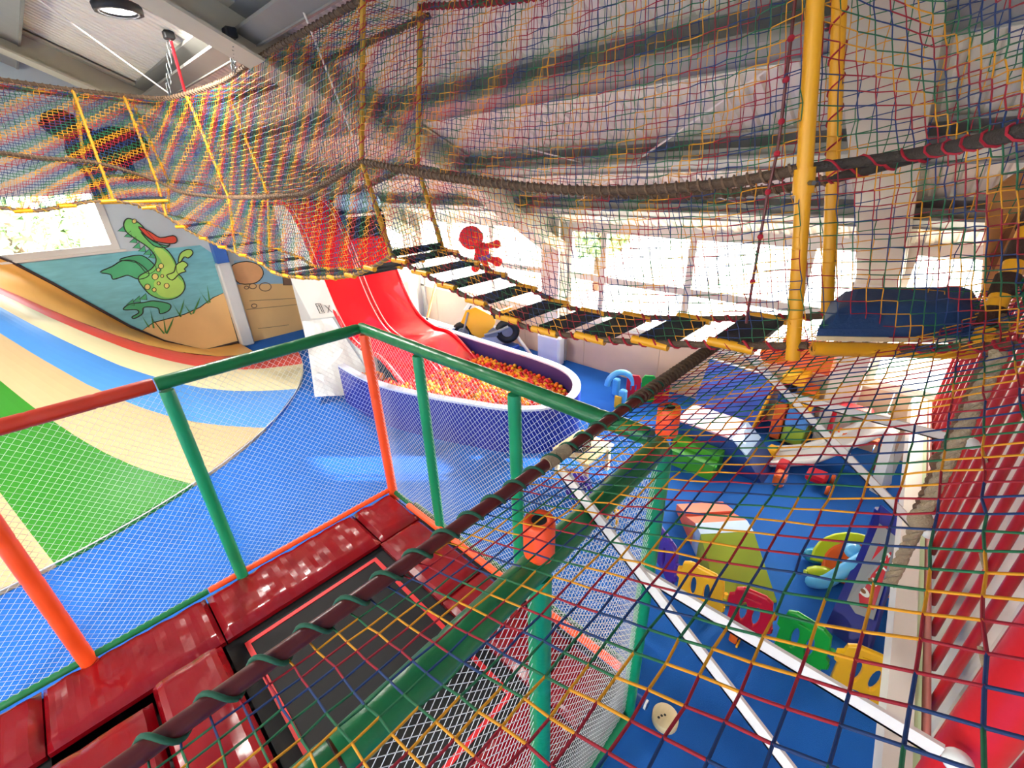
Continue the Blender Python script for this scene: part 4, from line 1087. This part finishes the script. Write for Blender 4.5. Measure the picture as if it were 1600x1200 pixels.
for (x, y, m, lab) in ((5.72, .78, 'foam_red', 'small red soft brick by the navy wedge'), (5.45, .74, 'foam_orange', 'small orange soft brick near the navy wedge'), (5.98, .98, 'foam_yellow', 'small yellow soft brick tucked by the navy wedge')):
    bkk = thing('soft_brick', lab, 'soft block', (x, y, 0), 'small soft bricks')
    part('block', m, bkk, lambda mb: mb.rbox((x - .1, y - .06, 0), (x + .1, y + .06, .16), .02)); part('face_pad', 'foam_pink', bkk, lambda mb: mb.rbox((x - .08, y - .066, .03), (x + .08, y - .061, .13), .002))
# leaning blue board
lb = thing('leaning_board', 'large blue foam mat with yellow edge leaning on the window wall', 'mat', (6.6, 1.8, 0))
q = [V3((6.58, 2.33, 0)), V3((6.44, 1.40, 0)), V3((6.86, 1.30, .76)), V3((6.93, 2.28, .80))]
nq_ = (q[1] - q[0]).cross(q[3] - q[0]).normalized() * .05
part('mat_foam', 'foam_blue', lb, lambda m: m.prism(q, nq_)); part('edge', 'foam_yellow', lb, lambda m: m.tube([q[1] + nq_ * .5 + V3((0, -.02, .03)), q[2] + nq_ * .5 + V3((0, -.02, 0))], .025, 6)); part('top_edge', 'pl_white', lb, lambda m: m.tube([q[2] + nq_ * .5 + V3((0, 0, .02)), q[3] + nq_ * .5 + V3((0, 0, .02))], .02, 6))
# toy kitchen
tk = thing('toy_kitchen', 'toy kitchen of orange, yellow, blue and green blocks beside the blue mat', 'toy kitchen', (6.6, 1.0, 0))
for n, m, a, c_ in (('side', 'foam_orange', (6.42, 1.02, .05), (6.85, 1.16, .62)), ('door', 'foam_navy', (6.42, 1.02, .63), (6.85, 1.16, .74)), ('oven_window', 'rubber', (6.42, 1.02, .75), (6.80, 1.16, .86)),
                   ('door', 'foam_lime', (6.42, .74, .05), (6.85, 1.0, .30)), ('door', 'v_blue', (6.42, .74, .31), (6.85, 1.0, .58)), ('worktop', 'foam_yellow', (6.42, .74, .59), (6.85, 1.0, .74)), ('hood', 'foam_yellow', (6.5, .90, .88), (6.88, 1.18, 1.0)), ('plinth', 'rubber', (6.44, .76, 0), (6.84, 1.14, .045))):
    part(n, m, tk, lambda mb: mb.rbox(a, c_, .015))
part('shelf', 'foam_orange', tk, lambda mb: mb.rbox((6.55, .76, .80), (6.85, .9, .84), .01))
oc_ = thing('orange_climber', 'orange plastic panel toy leaning under the windows by the toy kitchen', 'toy', (6.85, .9, 0))
part('panel', 'foam_orange', oc_, lambda m: m.prism([(6.90, 1.36, .98), (6.90, .72, .98), (6.93, .72, 1.45), (6.93, 1.36, 1.38)], (.03, 0, 0))); part('disc', 'pl_orange', oc_, lambda m: m.lathe([(.001, 0), (.15, 0), (.15, .04), (.001, .04)], 16, (6.86, 1.45, 1.12), 0, 'x'))
# small fence toys by the wall
for (x, y, m, lab) in ((6.55, 2.75, 'pl_red', 'red plastic play panel by the window wall'), (6.45, 2.95, 'pl_green', 'green plastic play panel by the window wall'), (6.30, 3.15, 'pl_red', 'red plastic play panel beside the blue arch')):
    t = thing('play_fence', lab, 'play panel', (x, y, 0), 'small play panels by the wall')
    plate('panel', [[(0, 0), (.22, 0), (.22, .42), (.18, .48), (.04, .48), (0, .42)], ell(.07, .26, .02, .07), ell(.15, .26, .02, .07)], .03, m, t, frame_m((x, y, 0), (-.5, .85, 0), (0, 0, 1)), .006)
    part('foot', m, t, lambda mb: mb.rbox((x - .02, y - .02, 0), (x + .03, y + .03, .02), .004))
ba = thing('blue_arch', 'sky blue plastic arch toy with yellow block by the play panels', 'toy', (6.0, 3.3, 0))
part('arch', 'pl_sky', ba, lambda m: m.tube([(6.1 + .0 * i, 3.42, 0) if i < 0 else (6.1 - .22 * math.cos(PI * i / 10) * .7, 3.42 - .22 * math.cos(PI * i / 10) * -.7, .30 + .24 * math.sin(PI * i / 10)) for i in range(11)], .05, 10))
part('leg', 'pl_sky', ba, lambda m: m.rbox((5.89, 3.20, 0), (6.0, 3.32, .32), .02)); part('leg', 'pl_sky', ba, lambda m: m.rbox((6.2, 3.52, 0), (6.31, 3.63, .32), .02))
part('block', 'foam_yellow', ba, lambda m: m.rbox((5.84, 3.24, .0), (5.885, 3.36, .22), .01))
# white toy slide
wsld = thing('toddler_slide', 'white curved toddler slide with red frame under the right-hand windows', 'slide', (6.2, .2, 0))
wp = catmull([(5.85, .98, .06), (6.0, .80, .07), (6.15, .55, .16), (6.28, .25, .45), (6.30, .02, .72), (6.3, -.1, .74)], 5)
def wsl(m):
    for dx, dz in ((0, 0),):
        A = [p + V3((-.16, -.06, .0)) for p in wp]; B = [p + V3((.18, .06, .0)) for p in wp]
        m.strip(A, B); m.strip([p + V3((0, 0, -.03)) for p in B], [p + V3((0, 0, -.03)) for p in A])
part('chute', 'pl_white', wsld, wsl)
for s0 in (V3((-.17, -.06, .03)), V3((.19, .06, .03))): part('side_wall', 'pl_white', wsld, lambda m: m.tube([p + s0 for p in wp], .04, 8))
def fin(m):
    arc = [V3((6.1 + .28 * math.sin(a_), -.05 - .18 * math.sin(a_) * .2, .1 + .72 * math.cos(a_))) for a_ in np.linspace(-.2, 1.55, 9)]
    m.prism([V3((6.02, -.10, .0)), V3((6.40, -.18, .0))] + arc[::-1], (-.05, -.10, 0))
part('side_fin', 'pl_white', wsld, fin); part('bolt', 'pl_grey', wsld, lambda m: m.lathe([(.03, 0), (.03, .02), (.001, .02)], 10, (6.12, -.19, .55), 0, 'y'))
part('frame', 'pl_red', wsld, lambda m: [m.tube([(6.55, .5, 0), (6.55, .5, .68), (6.55, -.1, .68), (6.55, -.1, 0)], .035, 8)] and None)
part('ladder_step', 'pl_orange', wsld, lambda m: m.rbox((6.42, -.1, .40), (6.55, .4, .45), .01)); part('seat', 'foam_red', wsld, lambda m: m.rbox((6.36, .12, .72), (6.62, .48, .80), .03))
rt = thing('ride_toy', 'dark red low ride-on toy under the white slide', 'toy', (5.75, .35, 0))
part('body', 'pl_red', rt, lambda m: m.rbox((5.62, .30, .06), (5.86, .52, .16), .03)); part('wheel', 'pl_orange', rt, lambda m: m.lathe([(.001, 0), (.06, 0), (.06, .04), (.001, .04)], 12, (5.6, .24, .06), 0, 'y')); part('wheel', 'pl_orange', rt, lambda m: m.lathe([(.001, 0), (.06, 0), (.06, .04), (.001, .04)], 12, (5.88, .24, .06), 0, 'y'))
# ride-on rocker: lime shell, orange seat, teal and lime rollers
rk = thing('rocker_toy', 'round orange seat with lime rim and pale blue bow rocker', 'rocker', (4.35, -.2, 0))
RKM = frame_m((4.32, -.22, .14), (.15, -.98, .1), (.75, .1, .65))
plate('rim', [[(.36 * math.cos(a_), .33 * math.sin(a_)) for a_ in np.linspace(0, PI, 14)] + [(-.27 * math.cos(a_), .24 * math.sin(a_)) for a_ in np.linspace(0, PI, 14)]], .06, 'pl_lime', rk, RKM, .02)
plate('seat', [[(.262 * math.cos(a_), .232 * math.sin(a_)) for a_ in np.linspace(0, PI, 14)] + [(-.26, -.12), (.26, -.12)], ell(-.05, .1, .025, .03, 10)], .07, 'pl_orange', rk, RKM, .025)
part('bow', 'pl_sky', rk, lambda m: m.tube(catmull([(4.0, .08, .05), (3.9, -.02, .22), (4.0, -.14, .42), (4.2, -.26, .52)], 5), .055, 10))
part('handle', 'pl_sky', rk, lambda m: m.sphere((4.22, -.12, .42), .10, 14, 10, 0, (1, .7, .6)))
for (px, py, m, lab) in ((1275, 868, 'pl_teal', 'teal plastic roller lying on the blue floor by the rocker'), (1280, 897, 'pl_lime', 'lime green plastic roller lying on the floor by the rocker')):
    p = atz(px, py, .075); t = thing('toy_roller', lab, 'roller', (p.x, p.y, 0), 'toy rollers by the rocker')
    d0 = V3((.10, -.15, 0)).normalized()
    part('drum', m, t, lambda mb: mb.tube([p - d0 * .11, p - d0 * .09, p - d0 * .03, p + d0 * .05, p + d0 * .12, p + d0 * .14], [.02, .055, .075, .075, .055, .02], 14))
    part('end_cap', m, t, lambda mb: mb.tube([p - d0 * .125, p - d0 * .11], [.03, .03], 10))
# navy game board with red label
gb = thing('game_board', 'navy blue arcade-style toy board with grey inset and red label with white letters', 'toy', (3.9, -.4, 0))
ga = [V3((4.38, -.18, .88)), V3((3.57, -.12, .03)), V3((3.50, -.42, .03)), V3((4.20, -.37, .88))]
gn = (ga[1] - ga[0]).cross(ga[3] - ga[0]).normalized()
if gn.z < 0: gn = -gn
part('board', 'pl_navy', gb, lambda m: m.prism([v - gn * .04 for v in ga], gn * .04))
def gq(u, v, k): return ga[0].lerp(ga[1], u).lerp(ga[3].lerp(ga[2], u), v) + gn * k
part('inset', 'pl_grey', gb, lambda m: m.prism([gq(.12, .22, .001), gq(.74, .22, .001), gq(.78, .5, .001), gq(.74, .92, .001), gq(.12, .92, .001)], gn * .006))
part('label_panel', 'pl_red', gb, lambda m: m.prism([gq(.24, .45, .008), gq(.62, .38, .008), gq(.72, .55, .008), gq(.68, .86, .008), gq(.24, .86, .008)], gn * .005))
uxx = (ga[3] - ga[0]).normalized(); uyy = (ga[0] - ga[1]).normalized()
text_part('S', .13, 'pl_white', gb, frame_m(gq(.31, .70, .016), uxx, uyy)); text_part('T', .11, 'pl_white', gb, frame_m(gq(.41, .70, .016), uxx, uyy))
for (u, v) in ((.51, .60), (.61, .52)):
    plate('emblem', [ell(0, 0, .055, .03)], .003, 'pl_white', gb, frame_m(gq(u, v, .016), uxx, uyy), .001); plate('emblem_core', [ell(0, 0, .022, .014)], .003, 'wood_brown', gb, frame_m(gq(u, v, .021), uxx, uyy), .001)
part('prop', 'pl_navy', gb, lambda m: m.tube([ga[0] + V3((0, 0, -.05)), V3((4.45, -.22, 0))], .03, 8)); part('prop', 'pl_navy', gb, lambda m: m.tube([ga[3] + V3((0, 0, -.05)), V3((4.3, -.38, 0))], .03, 8))
p = atz(1350, 975, .08); mb_ = thing('magenta_ball', 'magenta plastic ball on the floor by the navy board', 'ball', (p.x, p.y, 0)); part('shell', 'pl_magenta', mb_, lambda m: m.sphere((p.x, p.y, .08), .078)); part('valve', 'pl_white', mb_, lambda m: m.sphere((p.x - .05, p.y + .03, .13), .012, 8, 6))
# wooden drum with blue tube
wd = thing('wooden_disc', 'pale round wooden disc with small holes beside a blue tube', 'wooden disc', (2.0, .58, 0))
p = atz(1040, 1118, .07)
part('disc', 'wood', wd, lambda m: m.lathe([(.085, 0), (.09, .005), (.09, .065), (.085, .07), (.001, .07)], 24, (p.x, p.y, 0)))
for (dx, dy) in ((-.045, .03), (-.02, .02), (.0, .005)): part('hole', 'rubber', wd, lambda m: m.lathe([(.009, .0715), (.001, .0715)], 8, (p.x + dx, p.y + dy, 0)))
bt = thing('blue_tube', 'dark blue glossy tube on the floor between the fence and the wooden disc', 'tube', (1.95, .75, 0))
part('tube', 'foam_navy', bt, lambda m: m.tube([(1.98, .98, .035), (2.0, .68, .035)], .033, 12)); part('end_ring', 'pl_white', bt, lambda m: m.tube([(1.999, .70, .035), (2.0, .685, .035)], .035, 12))
# play table and little things seen through the fence mesh
pt = thing('play_table', 'low wooden play table with toys, seen through the fence mesh', 'table', (3.9, 2.6, 0))
part('top', 'wood', pt, lambda m: m.rbox((3.75, 2.45, .36), (4.35, 3.0, .40), .01))
for (x, y) in ((3.8, 2.5), (4.3, 2.5), (3.8, 2.95), (4.3, 2.95)): part('leg', 'wood', pt, lambda m: m.box((x - .025, y - .025, 0), (x + .025, y + .025, .36)))
for (x, y, z, m, lab, s0) in ((4.0, 2.7, .405, 'rubber', 'black toy box on the low play table', .1), (4.2, 2.85, .405, 'pl_purple', 'purple toy box on the low play table', .07), (3.9, 2.15, 0, 'rubber', 'black toy box on the floor by the play table', .1), (4.15, 2.1, 0, 'foam_red', 'red toy box on the floor by the play table', .06), (4.1, 2.35, 0, 'pl_yellow', 'yellow toy box on the floor by the play table', .06)):
    t = thing('toy_box', lab, 'toy', (x, y, z), 'small toys by the play table')
    part('body', m, t, lambda mb: mb.rbox((x - s0, y - s0 * .7, z), (x + s0, y + s0 * .7, z + s0 * 1.2), .015)); part('knob', 'pl_yellow', t, lambda mb: mb.sphere((x, y, z + s0 * 1.2 + .015), .02, 8, 6))
pen_panel((3.55, 2.62), (3.50, 2.2), 'pl_purple', 'purple playpen panel standing by the play table, behind the mesh', .40)
pen_panel((3.48, 2.15), (3.36, 1.78), 'pl_yellow', 'yellow playpen panel behind the fence mesh near the play table', .40)

# toy motorbike behind the ball pit
mk = thing('toy_motorbike', 'yellow sports-style toy motorbike standing behind the ball pit', 'toy motorbike', (6.16, 6.72, .285))
mo = V3((6.08, 6.74, .285)); KS = 1.22; mx_ = V3((.69, -.72, 0)); 
def mpnt(a, z, s=0): return mo + (mx_ * a + V3((0, 0, z)) + V3((-.72, -.69, 0)) * s) * KS
def wheel(a, r, w):
    c_ = mpnt(a, r); ax = V3((-.72, -.69, 0))
    tyre = part('tyre', 'rubber', mk, lambda m: m.tube([c_ + (mx_ * math.cos(t) + V3((0, 0, 1)) * math.sin(t)) * (r - w * .5) * KS for t in np.linspace(0, 2 * PI, 24, endpoint=False)], w * .5 * KS, 10, closed=True))
    part('hub', 'pl_grey', tyre, lambda m: m.tube([c_ - ax * .03, c_ + ax * .03], r * .55, 14))
wheel(-.38, .21, .11); wheel(.40, .22, .13)
def fairing(pts, s0, s1): return lambda m: m.prism([mpnt(a, z, s0) for a, z in pts], V3((-.72, -.69, 0)) * (s1 - s0))
part('fairing', 'pl_yellow', mk, fairing([(-.40, .42), (-.30, .62), (-.12, .68), (.02, .60), (.16, .52), (.20, .40), (.10, .20), (-.08, .12), (-.22, .20), (-.30, .36)], -.09, .09))
part('belly_pan', 'pl_grey', mk, fairing([(-.02, .13), (.20, .14), (.28, .22), (.16, .32), (.08, .26)], -.095, .095))
part('seat', 'rubber', mk, fairing([(.10, .50), (.20, .46), (.30, .50), (.28, .56), (.14, .56)], -.07, .07))
part('tail', 'pl_yellow', mk, fairing([(.16, .48), (.30, .50), (.48, .62), (.50, .66), (.30, .60)], -.06, .06)); part('tail_light', 'pl_red', mk, fairing([(.30, .42), (.46, .50), (.48, .56), (.32, .50)], -.065, .065))
part('windscreen', 'pl_white', mk, fairing([(-.34, .63), (-.20, .80), (-.10, .76), (-.12, .69), (-.28, .63)], -.05, .05))
part('handlebar', 'rubber', mk, lambda m: m.tube([mpnt(-.22, .70, -.2), mpnt(-.20, .70, 0), mpnt(-.22, .70, .2)], .015, 8)); part('fork', 'pl_grey', mk, lambda m: m.tube([mpnt(-.38, .21, .07), mpnt(-.26, .60, .07)], .02, 8))
part('exhaust', 'pl_grey', mk, lambda m: m.tube([mpnt(.0, .20, .11), mpnt(.3, .28, .12), mpnt(.42, .34, .12)], [.025, .035, .03], 10))

# hanging plush doll (plain) in the bridge window
p = V3((5.4, 5.95, 2.52))
ph = thing('plush_doll', 'plain red plush doll with purple shorts hanging before the windows', 'plush toy', p)
rx = V3((.69, -.72, 0))
def doll(m):
    m.sphere(p + rx * -.16 + V3((0, 0, .10)), .21, 18, 12, 0, (1, 1, .95)); m.sphere(p + rx * .02 + V3((0, 0, -.12)), .13, 14, 10, 0, (1, 1, 1.1))
    for a, c_, r0 in (((.05, -.05), (.28, -.02), .06), ((-.07, -.16), (-.12, -.42), .06), ((.07, -.24), (.28, -.32), .068), ((.02, -.26), (.12, -.52), .068)):
        m.tube([p + rx * a[0] + V3((0, 0, a[1])), p + rx * ((a[0] + c_[0]) / 2) + V3((0, 0, (a[1] + c_[1]) / 2)), p + rx * c_[0] + V3((0, 0, c_[1]))], [r0 * .8, r0 * .8, r0 * 1.1], 10); m.sphere(p + rx * c_[0] + V3((0, 0, c_[1])), r0 * 1.25, 10, 8)
part('body', 'plush_red', ph, doll); part('shorts', 'plush_purple', ph, lambda m: m.sphere(p + rx * .05 + V3((0, 0, -.225)), .11, 12, 8, 0, (1.1, 1.1, .6))); part('cord', 'pvc_white', ph, lambda m: m.tube([p + rx * -.16 + V3((0, 0, .30)), p + rx * -.16 + V3((0, 0, roof_z(5.4) - p.z - .02))], .004, 5))

# dark plush animal behind the far net
p = V3((1.25, 11.35, 4.15))
db = thing('plush_bear', 'large dark brown plush animal hanging behind the far bridge net', 'plush toy', p)
part('body', 'plush_brown', db, lambda m: [m.sphere(p, .34, 16, 12, 0, (1, .7, 1.2)), m.sphere(p + V3((-.25, -.1, .42)), .22, 14, 10, 0, (1.2, 1, 1)), m.sphere(p + V3((.45, 0, .15)), .32, 14, 10, 0, (1.3, .7, .9))] and None)
part('muzzle', 'plush_black', db, lambda m: m.sphere(p + V3((-.42, -.18, .38)), .10, 12, 8)); part('nose', 'rubber', db, lambda m: m.sphere(p + V3((-.52, -.22, .40)), .035, 8, 6))
part('leg', 'plush_black', db, lambda m: m.tube([p + V3((-.1, -.05, -.3)), p + V3((-.12, -.08, -.75))], [.13, .10], 10)); part('leg', 'plush_black', db, lambda m: m.tube([p + V3((.4, -.05, -.05)), p + V3((.42, -.08, -.45))], [.12, .09], 10))
part('cord', 'rope_tan', db, lambda m: m.tube([p + V3((0, 0, .40)), V3((p.x, p.y, roof_z(p.x) - .4))], .008, 6))

# ================================================================== CHAINS, CABLES, small fittings under the roof
def chain(top, bot, label):
    t = thing('chain', label, 'chain', bot, 'hanging chains under the roof')
    top, bot = V3(top), V3(bot); n = max(3, int((top - bot).length / .085))
    for i in range(n):
        c_ = top.lerp(bot, (i + .5) / n); ax = V3((1, 0, 0)) if i % 2 else V3((0, 1, 0)); l = (top - bot).length / n * .68
        part('link', 'chain', t, lambda m: m.tube([c_ + ax * .018 * math.cos(w) + V3((0, 0, l)) * math.sin(w) for w in np.linspace(0, 2 * PI, 10, endpoint=False)], .005, 5, closed=True))
    part('beam_clamp', 'dark_metal', t, lambda m: m.rbox(tuple(top + V3((-.05, -.05, -.01))), tuple(top + V3((.05, .05, .07))), .01))
cb = T2n[near_idx(T2n, onseg(262, 152, PB1, PB2))] + V3((0, 0, .03)); ct = aty(265, 60, 7.0)
chain(ct, cb, 'galvanised chain beside the red rod under the roof')
q0, q1 = aty(267, 64, 7.0), onseg(291, 150, PB1, PB2)
rr_ = thing('red_rod', 'thin red rod hanging beside the chain above the far net', 'rod', q1); part('rod', 'red_paint', rr_, lambda m: m.tube([q0, q1], .016, 8)); part('hook', 'chain', rr_, lambda m: m.tube([q0 + V3((0, 0, .06)), q0], .01, 6))
ct = aty(361, 58, 5.25); cb = T2n[near_idx(T2n, atx(366, 118, XN))] + V3((0, 0, .03)); chain(ct, cb, 'short chain from the rafter clamp to the net top rope')
for a, c_, lab in ((aty(55, -5, 7.0), onseg(264, 146, PB1, PB2), 'white guy cable running from the ridge to the far net'), (atx(465, -5, XN), R1n[-1] + V3((0, 0, .03)), 'white guy cable running down to the joint of the two bridges'), (V3((6.6, 1.0, 2.9)), V3((3.3, 5.2, 4.3)), 'thin roof bracing rod rising from the right-hand column'), (V3((6.6, 5.2, 2.9)), V3((3.3, .8, 4.25)), 'thin roof bracing rod rising from the padded column')):
    t = thing('cable', lab, 'cable', c_); part('wire', 'pvc_white', t, lambda m: m.tube([a, c_], .009, 6)); part('eyelet', 'chain', t, lambda m: m.sphere(c_, .02, 8, 6))
# brace tube by the window wall
bt2 = thing('brace_tube', 'white tube brace between the red slide and the padded column', 'brace', (6.3, 6.3, 0)); part('tube', 'pvc_white', bt2, lambda m: m.tube([(6.62, 5.85, .03), (6.62, 6.9, .9)], .035, 8)); part('joint', 'pl_grey', bt2, lambda m: m.tube([(6.62, 6.3, .40), (6.62, 6.36, .45)], .04, 8))
# plywood and red mesh at the far right
pw = thing('plywood_board', 'orange plywood board propped up at the right behind the nets', 'board', (2.9, -.6, 2.6)); q = [atd(1545, 300, 3.2), atd(1620, 250, 3.2), atd(1620, 420, 3.2), atd(1535, 460, 3.2)]
part('board', 'plywood', pw, lambda m: m.prism(q, (.03, 0.01, 0))); part('notch', 'wood_brown', pw, lambda m: m.prism([atd(1545, 400, 3.17), atd(1590, 330, 3.17), atd(1588, 345, 3.17), atd(1552, 425, 3.17)], (.01, 0, 0)))
yq = thing('yellow_post', 'yellow padded post bound with dark straps at the right-hand net end', 'post', atd(1560, 460, 1.7)); q0, q1 = atd(1530, 540, 1.65), atd(1640, 280, 1.65)
part('foam', 'yellow_pipe', yq, lambda m: m.tube([q0, q1], .030, 12))
for t in (.1, .3, .5, .7): part('strap', 'plush_brown', yq, lambda m: m.tube([q0.lerp(q1, t), q0.lerp(q1, t + .12)], .036, 12))
